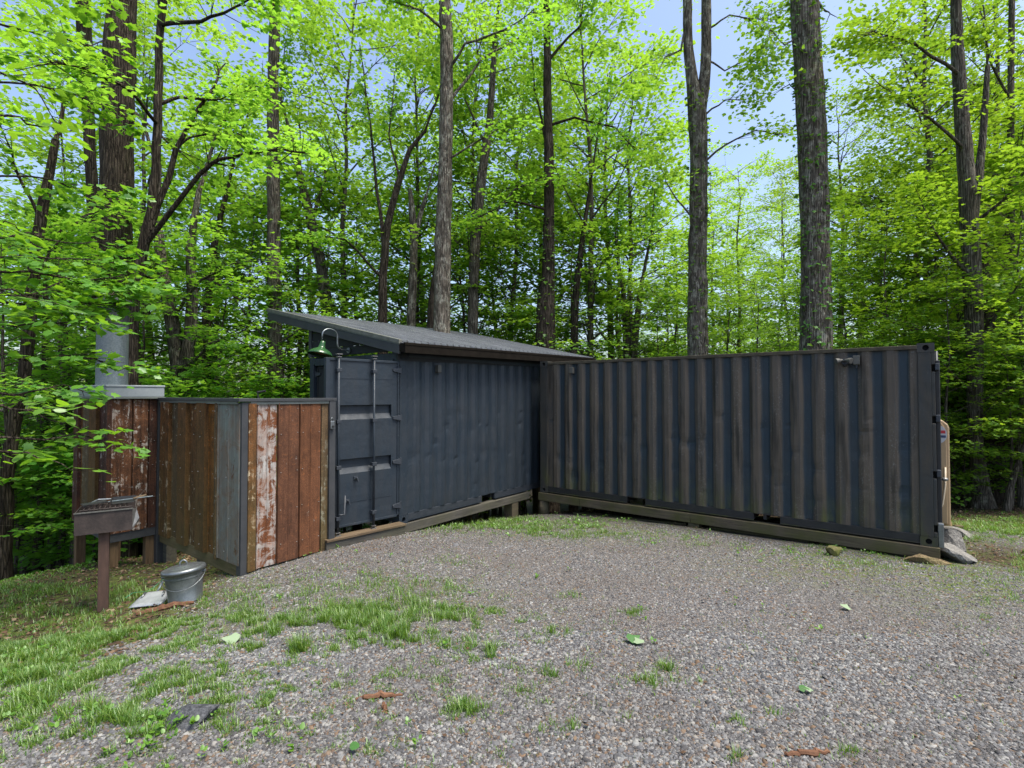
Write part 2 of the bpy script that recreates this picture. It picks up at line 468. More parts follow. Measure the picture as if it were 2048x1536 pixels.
def mat_stones():
    t = NT('gravel_stones')
    geo = t.node('ShaderNodeNewGeometry')
    r = geo.outputs['Random Per Island']
    col = t.ramp(r, [(0, (.0358, .0377, .0423)), (.22, (.0894, .0948, .1039)), (.48, (.1472, .1528, .1610)), (.68, (.2262, .2315, .2331)), (.80, (.3261, .3284, .3125)), (.86, (.2104, .1379, .0827)), (.92, (.1157, .0710, .0423)), (.95, (.1157, .1217, .1377)), (1, (.3892, .3876, .3655))])
    v = t.coord('Object')
    col = t.mix(t.math('MULTIPLY', t.noise(v, 160, 3), .5), col, (.045, .043, .043))
    col = t.mix(t.ramp(t.noise(v, .7, 5, .65), [(.40, .30), (.58, 0.0)]), col, (.075, .060, .048))
    return t.set(col, .85, 0, .3)
M['stones'] = mat_stones()
def mat_litter():
    t = NT('dead_leaves')
    geo = t.node('ShaderNodeNewGeometry')
    col = t.ramp(geo.outputs['Random Per Island'], [(0, (.03, .018, .011)), (.4, (.075, .045, .026)), (.8, (.12, .078, .046)), (1, (.22, .165, .11))])
    return t.set(col, .85, 0, .2)
M['litter'] = mat_litter()

# ------------------------------------------------------------------ ground sheet
def warp(n, near, far):
    s = np.linspace(-1, 1, n)
    return near * s + (far - near) * np.sign(s) * np.abs(s) ** 5
gx = warp(361, 9, 170); gy = warp(361, 9, 170) + 6.0
GX, GY = np.meshgrid(gx, gy, indexing='ij')
GZ = gz(GX, GY)
near_k = np.clip(1 - np.hypot(GX, GY - 5) / 14, 0, 1)
GZ = GZ + near_k * ((vn1(GX * 1.7, GY * 1.7) - .5) * .04 + (vn2(GX * 6, GY * 6) - .5) * .014)
GZ = GZ + (1 - near_k) * (vn3(GX * .35, GY * .35) - .5) * .35
def gravel_mask(x, y):
    x = np.asarray(x, float); y = np.asarray(y, float)
    P = np.stack([x, y, gz(x, y)], -1).reshape(-1, 3)
    n = (vn1(x * 1.3 + 7, y * 1.3) - .5) * 1.1 + (vn2(x * 4, y * 4) - .5) * .4
    d = x * V[0] + y * V[1]
    # soil and litter lie beyond the fence / under the chase and behind the containers
    side = (x + 3.15) * (-V[0]) + (y - 5.82) * (-V[1]) + .3     # along -v from the fence corner
    left = np.clip((side + .35 + n * .35) / .5, 0, 1)
    back = np.clip((((RN[0] - x) * U[0] + (RN[1] - y) * U[1]) + .35 + n * .3) / .5, 0, 1)
    strip = np.clip(((x - 6.3) + n * .6) / 1.0, 0, 1) * np.clip((8.6 + n - y) / .8, 0, 1) * np.clip((y - 6.6 - n * .3) / .4, 0, 1) * .9
    low = np.clip((x + 3.6 + n * .8) / .8, 0, 1)
    return np.maximum(left * back * low, strip)
def moss_mask(x, y):
    P = np.stack([x, y, gz(x, y)], -1)
    px, py, dd = proj(P.reshape(-1, 3)); px = px.reshape(x.shape); py = py.reshape(x.shape)
    g = lambda cx, cyy, sx, sy: np.exp(-((px - cx) / sx) ** 2 - ((py - cyy) / sy) ** 2)
    m = g(1720, 1125, 230, 34) + .9 * g(1950, 1170, 160, 45) + .7 * g(1200, 1060, 240, 22) + .8 * g(380, 1140, 130, 35) + .5 * g(800, 1220, 200, 60) + 1.3 * g(120, 1320, 330, 170) + .9 * g(1990, 1065, 140, 26)
    return np.where((dd.reshape(x.shape) > .5), np.clip(m, 0, 1), 0)
n_ = len(gx)
gv = np.stack([GX.ravel(), GY.ravel(), GZ.ravel()], 1)
idx = np.arange(n_ * n_).reshape(n_, n_)
gq = np.stack([idx[:-1, :-1].ravel(), idx[1:, :-1].ravel(), idx[1:, 1:].ravel(), idx[:-1, 1:].ravel()], 1)
gme = fast_mesh('ground', gv, gq, M['ground'], True)
ca = gme.color_attributes.new('zone', 'FLOAT_COLOR', 'POINT')
zc = np.zeros((n_ * n_, 4), np.float32); zc[:, 3] = 1
zc[:, 0] = gravel_mask(GX, GY).ravel(); zc[:, 1] = moss_mask(GX, GY).ravel()
ca.data.foreach_set('color', zc.ravel())
tag(link(bpy.data.objects.new('ground', gme)), 'gravel yard sloping into leaf-littered woodland soil', kind='structure')
from mathutils.bvhtree import BVHTree
_bvh = BVHTree.FromPolygons([tuple(p) for p in gv[::1]], [tuple(q) for q in gq])
def gh(x, y):
    """true height of the ground sheet, with its small bumps"""
    h = _bvh.ray_cast(Vector((float(x), float(y), 50)), Vector((0, 0, -1)))
    return h[0].z if h[0] is not None else gz(x, y)
_ix = lambda x: np.interp(x, gx, np.arange(n_)); _iy = lambda y: np.interp(y, gy, np.arange(n_))
def ghv(x, y):
    fx = np.clip(_ix(x), 0, n_ - 1.001); fy = np.clip(_iy(y), 0, n_ - 1.001)
    i = fx.astype(int); j = fy.astype(int); a = fx - i; b = fy - j
    return GZ[i, j] * (1 - a) * (1 - b) + GZ[i + 1, j] * a * (1 - b) + GZ[i, j + 1] * (1 - a) * b + GZ[i + 1, j + 1] * a * b

# ------------------------------------------------------------------ gravel stones
def stones(n, y0, y1, smin, smax, keep=None):
    x = rng.uniform(-1.05, 1.05, n * 2) ; yy = np.sqrt(rng.uniform(y0 ** 2, y1 ** 2, n * 2)); x = x * yy
    ok = rng.random(n * 2) < gravel_mask(x, yy) * .95 + .03
    x, yy = x[ok][:n], yy[ok][:n]
    inb = ((x - RF[0]) * U[0] + (yy - RF[1]) * U[1] < -.15) | (x > 5.6)
    x, yy = x[inb], yy[inb]
    k = len(x)
    s = rng.uniform(smin, smax, k) * np.exp(rng.normal(0, .22, k))
    base = np.array([(-1, -1, -.6), (1, -1, -.6), (1, 1, -.6), (-1, 1, -.6), (-.7, -.7, .7), (.7, -.7, .7), (.7, .7, .7), (-.7, .7, .7)], float) * .5
    ft = np.array([(4, 5, 6), (4, 6, 7), (0, 1, 5), (0, 5, 4), (1, 2, 6), (1, 6, 5), (2, 3, 7), (2, 7, 6), (3, 0, 4), (3, 4, 7)])
    vv = base[None] * (1 + rng.normal(0, .22, (k, 8, 3)))
    vv *= np.stack([s * rng.uniform(.8, 1.4, k), s * rng.uniform(.6, 1.0, k), s * rng.uniform(.45, .8, k)], 1)[:, None, :]
    az = rng.uniform(0, 2 * PI, k); tx = rng.normal(0, .35, k)
    c, s_ = np.cos(tx)[:, None], np.sin(tx)[:, None]
    y1_, z1_ = vv[:, :, 1] * c - vv[:, :, 2] * s_, vv[:, :, 1] * s_ + vv[:, :, 2] * c
    c, s_ = np.cos(az)[:, None], np.sin(az)[:, None]
    X = vv[:, :, 0] * c - y1_ * s_ + x[:, None]; Y = vv[:, :, 0] * s_ + y1_ * c + yy[:, None]
    Z = z1_ + (ghv(x, yy) + s * .12)[:, None]
    return np.stack([X, Y, Z], 2).reshape(-1, 3), (ft[None] + (np.arange(k) * 8)[:, None, None]).reshape(-1, 3)
A1, F1 = stones(82000, 1.9, 4.0, .008, .018)
A2, F2 = stones(50000, 3.8, 8.6, .009, .017)
gm = fast_mesh('gravel', np.concatenate([A1, A2]), np.concatenate([F1, F2 + len(A1)]), M['stones'])
tag(link(bpy.data.objects.new('gravel', gm)), 'loose grey gravel with brown chips covering the yard', 'gravel', kind='stuff')

# ------------------------------------------------------------------ grass and weeds
def PG(px, py, c):
    cx, cyy, sx, sy, a = c
    return a * np.exp(-((px - cx) / sx) ** 2 - ((py - cyy) / sy) ** 2)
LUSH = [(60, 1195, 190, 26, 1.3), (250, 1185, 110, 22, .9), (700, 1150, 90, 22, .55), (850, 1180, 60, 22, .9), (790, 1205, 100, 26, .55), (800, 1262, 60, 24, 1.2), (870, 1175, 34, 12, 1.2),
        (900, 1120, 60, 12, .5), (930, 1050, 130, 11, .9), (1130, 1062, 110, 12, .9), (1040, 1040, 70, 8, .6), (640, 1185, 110, 26, .35), (480, 1215, 90, 24, .6), (540, 1270, 120, 30, .5), (605, 1292, 22, 12, 1.3),
        (200, 1285, 90, 20, 1.0), (60, 1330, 110, 60, .8), (150, 1400, 120, 60, .5), (330, 1370, 90, 30, .5), (380, 1200, 50, 10, 1.0), (1140, 1195, 26, 8, .9), (960, 1500, 80, 40, .1), (880, 1250, 150, 60, .45), (700, 1200, 160, 40, .38), (560, 1230, 160, 40, .3), (60, 1440, 120, 70, .8), (250, 1460, 120, 50, .5), (1000, 1060, 200, 14, .5), (1250, 1075, 150, 9, .5),
        (1110, 1345, 24, 15, 1.5), (1160, 1330, 20, 10, 1.2), (1300, 1372, 36, 15, 1.3), (1330, 1335, 20, 9, .9), (985, 1307, 14, 9, 1.2), (1110, 1266, 22, 9, 1.0), (920, 1254, 22, 11, 1.0), (1050, 1375, 22, 10, 1.0), (1020, 1245, 20, 8, .9),
        (1210, 1408, 24, 9, 1.0), (1250, 1432, 20, 8, 1.0), (1265, 1225, 24, 7, .6), (930, 1400, 60, 14, .5), (950, 1420, 40, 20, .5), (1120, 1455, 40, 14, .5), (1090, 1400, 30, 10, .5), (1480, 1440, 18, 6, .9), (1480, 1510, 24, 8, .8), (1690, 1500, 24, 8, .6),
        (1560, 1420, 20, 7, .6), (1400, 1365, 16, 6, .7), (1750, 1120, 120, 16, .45), (1600, 1100, 90, 10, .5), (1950, 1150, 120, 22, .35), (2010, 1200, 50, 18, .6), (1990, 1060, 110, 18, 1.4), (1950, 1085, 60, 10, .7), (1330, 1085, 60, 8, .5), (1440, 1090, 60, 8, .4),
        (130, 1240, 160, 24, .7), (450, 1330, 140, 50, .35), (700, 1260, 140, 40, .4), (430, 1420, 120, 40, .25), (1000, 1300, 200, 60, .10), (620, 1100, 40, 8, .4), (500, 1130, 30, 8, .5), (2040, 1130, 30, 30, .8)]
def grass_density(px, py):
    d = np.zeros_like(px)
    for c in LUSH: d += PG(px, py, c)
    return d
def scatter_frustum(n, y0, y1):
    yy = np.sqrt(rng.uniform(y0 ** 2, y1 ** 2, n)); x = rng.uniform(-1.06, 1.06, n) * yy
    return x, yy
def blades(x, y, h, wd, bend=.5):
    k = len(x)
    z = ghv(x, y) - .004
    a = rng.uniform(0, 2 * PI, k); lean = rng.uniform(.1, bend, k) * h
    dx, dy = np.cos(a), np.sin(a)
    wx, wy = -np.sin(a) * wd, np.cos(a) * wd
    P = np.zeros((k, 5, 3))
    P[:, 0] = np.stack([x - wx, y - wy, z], 1); P[:, 1] = np.stack([x + wx, y + wy, z], 1)
    mx, my, mz = x + dx * lean * .35, y + dy * lean * .35, z + h * .6
    P[:, 2] = np.stack([mx + wx * .8, my + wy * .8, mz], 1); P[:, 3] = np.stack([mx - wx * .8, my - wy * .8, mz], 1)
    P[:, 4] = np.stack([x + dx * lean, y + dy * lean, z + h], 1)
    T = np.array([(0, 1, 2), (0, 2, 3), (3, 2, 4)])
    return P.reshape(-1, 3), (T[None] + (np.arange(k) * 5)[:, None, None]).reshape(-1, 3)
def inside_buildings(x, y):
    a = (x - RF[0]) * U[0] + (y - RF[1]) * U[1]; b = -((x - RF[0]) * V[0] + (y - RF[1]) * V[1])
    c = (x - L0[0]) * V[0] + (y - L0[1]) * V[1]; d = (x - L0[0]) * U[0] + (y - L0[1]) * U[1]
    return ((a > -.02) & (b > -.3) & (b < 6.1)) | ((c > 0) & (d > -.1))
gxs, gys, ghs = [], [], []
for (n, y0, y1) in ((620000, 1.9, 4.5), (620000, 4.5, 12.5)):
    x, y = scatter_frustum(n, y0, y1)
    px, py, d = proj(np.stack([x, y, gz(x, y)], 1))
    den = grass_density(px, py)
    cl = np.clip((vn1(x * 4, y * 4) * .6 + vn2(x * 11, y * 11) * .6 - .40) * 3.4, 0, 1.3)
    tuft = np.clip((vn3(x * 19 + 3, y * 19) - .50) * 5, 0, 1)
    base = .03 + .10 * (1 - gravel_mask(x, y)) * (y < 9) + .75 * np.clip((1080 - px) / 420, 0, 1) * (1 + 1.1 * np.clip((420 - px) / 200, 0, 1)) * np.clip((py - 1120) / 80, 0, 1) * (1 - .35 * np.clip((py - 1380) / 120, 0, 1))
    pr = (den * cl * (.16 + .84 * tuft) + base * tuft * cl) * (.85 if y0 < 3 else 1.35)
    ok = (rng.random(n) < pr) & ~inside_buildings(x, y)
    gxs.append(x[ok]); gys.append(y[ok]); ghs.append((.018 + .032 * np.clip(den[ok], 0, 1.3)) * rng.uniform(.35, 1.6, ok.sum()) * (.55 + .9 * vn2(x[ok] * 6 + 9, y[ok] * 6)))
x, y, h = np.concatenate(gxs), np.concatenate(gys), np.concatenate(ghs)
print('grass blades', len(x))
pv, pt = blades(x, y, h, rng.uniform(.0010, .0024, len(x)) * (1 + y * .09), 1.25)
tag(link(bpy.data.objects.new('grass', fast_mesh('grass', pv, pt, M['grass']))), 'tufts of green grass growing through the gravel', 'grass', kind='stuff')

def leaf_fan(outline, cup=.15):
    """triangle fan of a leaf outline lying along +y from its stalk at the origin; width along x"""
    o = np.array(outline, float)
    pts = np.vstack([[(0, .42)], o])
    z = -cup * np.abs(pts[:, 0]) + cup * .25 * pts[:, 1] * (1 - pts[:, 1])
    k = len(o)
    return np.column_stack([pts, z]), np.array([(0, 1 + i, 1 + (i + 1) % k) for i in range(k)])
MAPLE = leaf_fan([(0, 0), (.30, .06), (.24, .22), (.52, .42), (.28, .50), (.26, .66), (0, 1.0), (-.26, .66), (-.28, .50), (-.52, .42), (-.24, .22), (-.30, .06)])
MAPLE6 = leaf_fan([(0, 0), (.34, .10), (.50, .44), (.24, .58), (0, 1.0), (-.24, .58), (-.50, .44), (-.34, .10)])
OVAL = leaf_fan([(0, 0), (.17, .18), (.23, .45), (.14, .75), (0, 1.0), (-.14, .75), (-.23, .45), (-.17, .18)])
ROUND = leaf_fan([(0, 0), (.30, .15), (.38, .5), (.22, .86), (0, 1.0), (-.22, .86), (-.38, .5), (-.30, .15)])
QUAD = (np.array([(0, 0, 0), (.36, .45, -.06), (0, 1, 0), (-.36, .45, -.06)], float), np.array([(0, 1, 2), (0, 2, 3)]))
def leaves_mesh(P, D, N, S, tmpl):
    """P stalk points, D pointing dirs, N upward normals (both (n,3)), S sizes"""
    tv, tt = tmpl
    D = D / (np.linalg.norm(D, axis=1, keepdims=True) + 1e-9)
    X = np.cross(D, N); X /= np.linalg.norm(X, axis=1, keepdims=True) + 1e-9
    Z = np.cross(X, D)
    k = len(P)
    W = P[:, None, :] + S[:, None, None] * (tv[None, :, 0:1] * X[:, None] + tv[None, :, 1:2] * D[:, None] + tv[None, :, 2:3] * Z[:, None])
    return W.reshape(-1, 3), (tt[None] + (np.arange(k) * len(tv))[:, None, None]).reshape(-1, 3)

# broad-leaved weeds: rosettes
wx, wy, ws = [], [], []
WEED = [(300, 1480, 120, 40, 2.0), (180, 1500, 100, 40, 1.6), (60, 1380, 90, 60, .8), (160, 1330, 90, 30, .7), (1080, 1050, 170, 12, 1.0), (900, 1048, 90, 8, .6), (1320, 1080, 70, 9, .6), (1040, 1430, 40, 14, .7), (1250, 1475, 34, 10, .5),
        (1345, 1500, 30, 10, .4), (560, 1480, 40, 30, .4), (1700, 1108, 140, 10, .4), (1850, 1090, 30, 10, .5), (540, 1120, 40, 10, .6), (640, 1095, 40, 6, .6), (90, 1110, 120, 40, 1.0), (30, 1140, 80, 40, .8), (250, 1075, 60, 14, .5), (2000, 1050, 70, 24, .6)]
x, y = scatter_frustum(90000, 1.9, 11)
px, py, d = proj(np.stack([x, y, gz(x, y)], 1))
den = sum(PG(px, py, c) for c in WEED) * np.clip((vn2(x * 4 + 1, y * 4) - .35) * 3, 0, 1) + .004
ok = (rng.random(len(x)) < den * .42) & ~inside_buildings(x, y)
x, y = x[ok], y[ok]
k = len(x); m = 5
X = np.repeat(x, m); Y = np.repeat(y, m)
an = rng.uniform(0, 2 * PI, k * m); el = rng.uniform(.15, .9, k * m)
D = np.stack([np.cos(an) * np.cos(el), np.sin(an) * np.cos(el), np.sin(el)], 1)
S = np.repeat(rng.uniform(.012, .032, k), m) * rng.uniform(.7, 1.2, k * m)
P = np.stack([X, Y, ghv(X, Y) + rng.uniform(.004, .04, k * m)], 1) + D * .008
wv, wt = leaves_mesh(P, D, np.tile([0, 0, 1.0], (k * m, 1)) + rng.normal(0, .2, (k * m, 3)), S, ROUND)
tag(link(bpy.data.objects.new('ground_cover', fast_mesh('ground_cover', wv, wt, M['weed']))), 'small broad-leaved weeds along the yard edges', 'weeds', kind='stuff')

# dead leaves on the soil
x, y = scatter_frustum(80000, 2.0, 17)
gmk = gravel_mask(x, y)
pxl, pyl, _ = proj(np.stack([x, y, gz(x, y)], 1))
band = PG(pxl, pyl, (730, 1088, 130, 24, .9)) + PG(pxl, pyl, (560, 1140, 110, 22, .5)) + PG(pxl, pyl, (1180, 1055, 260, 16, .5)) + PG(pxl, pyl, (1850, 1135, 160, 24, .5)) + PG(pxl, pyl, (250, 1260, 120, 26, .7))
ok = rng.random(len(x)) < np.where(gmk > .5, .07 + band, .9)
x, y = x[ok], y[ok]; k = len(x)
an = rng.uniform(0, 2 * PI, k)
D = np.stack([np.cos(an), np.sin(an), rng.normal(0, .25, k)], 1)
P = np.stack([x, y, ghv(x, y) + rng.uniform(.004, .022, k)], 1)
lv, lt = leaves_mesh(P, D, np.tile([0, 0, 1.0], (k, 1)) + rng.normal(0, .35, (k, 3)), rng.uniform(.022, .058, k) * np.where(gravel_mask(x, y) > .5, .6, 1), QUAD)
tag(link(bpy.data.objects.new('leaf_litter', fast_mesh('leaf_litter', lv, lt, M['litter']))), 'brown dead leaves lying on the woodland soil', 'leaves', kind='stuff')

# ------------------------------------------------------------------ shipping containers
CL, CW, CH = 6.058, 2.438, 2.591
def casting(p, mat, parent, x0, z0, y0, sx=.178, sy=.162, sz=.118, front=-1):
    """corner block with a real oval opening in its long-side face"""
    m = MB()
    n = 16
    yf = y0 if front < 0 else y0 + sy
    yb = y0 + sy if front < 0 else y0
    cx, cz = x0 + sx / 2, z0 + sz / 2
    rect = []
    for k in range(n):
        a = 2 * PI * (k + .5) / n
        c, s = math.cos(a), math.sin(a)
        q = max(abs(c) / (sx / 2), abs(s) / (sz / 2))
        rect.append((cx + c / q, cz + s / q))
    ov = [(cx + .034 * math.cos(2 * PI * (k + .5) / n), cz + .034 * math.sin(2 * PI * (k + .5) / n) * 1.08) for k in range(n)]
    vs = [(a, yf, b) for a, b in rect] + [(a, yf, b) for a, b in ov] + [(a, yf - front * .05, b) for a, b in ov]
    fs = []
    for k in range(n):
        k2 = (k + 1) % n
        fs.append((k, k2, n + k2, n + k)); fs.append((n + k, n + k2, 2 * n + k2, 2 * n + k))
    m.add(vs, fs)
    bx = [(x0, yf, z0), (x0 + sx, yf, z0), (x0 + sx, yf, z0 + sz), (x0, yf, z0 + sz), (x0, yb, z0), (x0 + sx, yb, z0), (x0 + sx, yb, z0 + sz), (x0, yb, z0 + sz)]
    m.add(bx, [(4, 5, 6, 7), (0, 4, 7, 3), (1, 2, 6, 5), (3, 7, 6, 2), (0, 1, 5, 4)])
    o = m.build('corner_casting', mat, parent)
    h = MB().tube([(cx, yf - front * .049, cz), (cx, yf - front * .06, cz)], .036, 16)
    h.build('opening', M['hole'], o)  # near-black disc paints the shade at the back of the hole
    return o
def corrugated(x0, x1, z0, z1, y, depth, period, flat0=.10, dents=None, seed=1):
    """trapezoid sheet along x; outward faces at y, hollows at y+depth"""
    xs, ys = [x0], [y + depth * .5]
    x = x0 + flat0
    xs.append(x); ys.append(y + depth * .5)
    f1, sl_ = period * .26, period * .24
    while x + period < x1 - flat0 * .6:
        for dx, yy in ((sl_ * .5, y), (f1, y), (sl_, y + depth), (f1, y + depth), (sl_ * .5, y + depth * .5)):
            x += dx; xs.append(x); ys.append(yy)
    xs.append(x1); ys.append(y + depth * .5)
    xs = np.array(xs); ys = np.array(ys)
    nz = 44
    zs = np.linspace(z0, z1, nz)
    r = np.random.default_rng(seed)
    XX, ZZ = np.meshgrid(xs, zs, indexing='ij')
    YY = np.repeat(ys[:, None], nz, 1)
    edge = np.clip((ZZ - z0) / .08, 0, 1) * np.clip((z1 - ZZ) / .06, 0, 1)
    YY = YY + ((VN(seed)(XX * 1.1, ZZ * 1.1) - .5) * .010 + (VN(seed + 9)(XX * 4, ZZ * 3) - .5) * .007) * edge
    for _ in range(46):
        cx, cz, rr, dd = r.uniform(x0, x1), r.uniform(z0 + .2, z0 + 1.5), r.uniform(.03, .09), r.uniform(.006, .020)
        YY += dd * np.exp(-((XX - cx) ** 2 + (ZZ - cz) ** 2) / rr ** 2)
    m = MB(); k = len(xs)
    id_ = lambda i, j: i * nz + j
    m.add(np.stack([XX, YY, ZZ], -1).reshape(-1, 3), [(id_(i, j), id_(i + 1, j), id_(i + 1, j + 1), id_(i, j + 1)) for i in range(k - 1) for j in range(nz - 1)])
    return m
def container(name, origin, rz, label, paint, frame, topmat, seed, door_end, pockets):
    t = empty(name, origin, rz, label, 'container')
    P = .118
    # floor, underside
    MB().box(.02, CL - .02, .04, CW - .04, .12, .15).build('floor', M['dark_steel'], t)
    for x in np.arange(.35, CL - .3, .46):
        MB().box(x, x + .045, .06, CW - .06, .045, .119).build('cross_member', M['dark_steel'], t)
    for y0, sgn in ((.0, -1), (CW - .05, 1)):
        # bottom rail, broken at the fork pockets
        segs = []; x = .178
        for a, b in sorted(pockets):
            segs.append((x, a)); x = b
        segs.append((x, CL - .178))
        for a, b in segs:
            MB().box(a, b, y0 + .012, y0 + .042, .034, .133).add([], []).build('bottom_rail', M['dark_steel'] if seed == 2 else M['hardware'], t, bevel=.004)
            MB().box(a, b, y0 + .002, y0 + .05, .022, .0335).build('rail_flange', frame, t)
        MB().box(.178, CL - .178, y0 - .004 if sgn < 0 else y0 + .02, y0 + .06 if sgn < 0 else y0 + .054, CH - .075, CH - .022).build('top_rail', topmat, t, bevel=.006)
        if sgn < 0:
            corrugated(.16, CL - .16, .1335, CH - .05, y0 + .004, .036 if seed == 2 else .022, .276, .13, seed=seed).build('side_panel', paint, t)
        else:
            c = corrugated(.16, CL - .16, .1335, CH - .05, 0, .036, .276, .13, seed=seed + 4)
            c.v = [(x, CW - .004 - y, z) for x, y, z in c.v]; c.build('side_panel', paint, t)
        for x0 in (0, CL - .178):
            for z0 in (0, CH - P):
                casting(None, frame, t, x0, z0, y0 if sgn < 0 else CW - .162, front=sgn)
    for a, b in pockets:
        for s in (a - .012, b):
            MB().box(s, s + .012, .05, CW - .05, .034, .119).build('fork_pocket', M['dark_steel'], t)
    # posts
    for x0, wd in ((0, .16), (CL - .16, .16)):
        for y0 in (.004, CW - .124):
            notch = (x0 > 1) == (door_end == 'right') and y0 < 1
            m = MB()
            if notch:
                a, b = (x0, x0 + wd)
                e = .036
                zs = [P + .06, .20, .29, .70 + .12, .91, 1.42 + .16, 1.67, 2.22, 2.31, CH - P]
                if door_end == 'right':
                    m.box(a - .012, b - e, y0, y0 + .12, P, CH - P)
                    z = P
                    for hz in (.18, .86, 1.56, 2.22):
                        m.box(b - e, b, y0 + .001, y0 + .119, z, hz); z = hz + .095
                    m.box(b - e, b, y0 + .001, y0 + .119, z, CH - P)
                else:
                    m.box(a, b, y0, y0 + .12, P, CH - P)
            else: m.box(x0, x0 + wd, y0, y0 + .12, P, CH - P)
            m.build('corner_post', frame, t, bevel=.005)
    # roof sheet
    m = MB()
    nx = 60
    xs = np.linspace(.1, CL - .1, nx); zz = CH - .03 + .012 * np.sign(np.sin(xs * 24))
    m.add([(x, y, z) for x, z in zip(xs, zz) for y in (.05, CW - .05)], [(2 * i, 2 * i + 2, 2 * i + 3, 2 * i + 1) for i in range(nx - 1)])
    m.build('roof_panel', topmat, t)
    # solid end wall
    xe = CL - .05 if door_end == 'left' else .05
    MB().box(xe - .012, xe + .012, .12, CW - .12, .1, CH - .06).build('end_panel', paint, t)
    hx = (0, .12) if door_end == 'left' else (CL - .12, CL)
    MB().box(hx[0] + .003, hx[1] - .003, .163, CW - .163, CH - .145, CH - .02).build('door_header', frame, t, bevel=.004)
    MB().box(hx[0] + .003, hx[1] - .003, .163, CW - .163, .02, .14).build('door_sill', frame, t, bevel=.004)
    return t

def local_x(px, py, org, ax):
    n = np.cross(ax, [0, 0, 1.0])
    P = on_plane(px, py, org, n)
    return float(np.dot(P - org, ax)), float(P[2] - org[2])
rzL = TH; rzR = TH - PI / 2
pk_r = [(local_x(1253, 998, RF, -V)[0], local_x(1290, 1003, RF, -V)[0]), (local_x(1507, 1030, RF, -V)[0], local_x(1560, 1038, RF, -V)[0])]
pk_l = [(1.9, 2.26), (3.8, 4.16)]
contL = container('shipping_container', L0, rzL, 'dark navy shipping container with a lean-to roof and an open door', M['paint_l'], M['paint_l'], M['paint_l'], 1, 'left', pk_l)
contR = container('shipping_container', RF, rzR, 'weathered grey-blue shipping container with brown-stained ribs on mossy timbers', M['paint_r'], M['frame_r'], M['frame_top'], 2, 'right', pk_r)

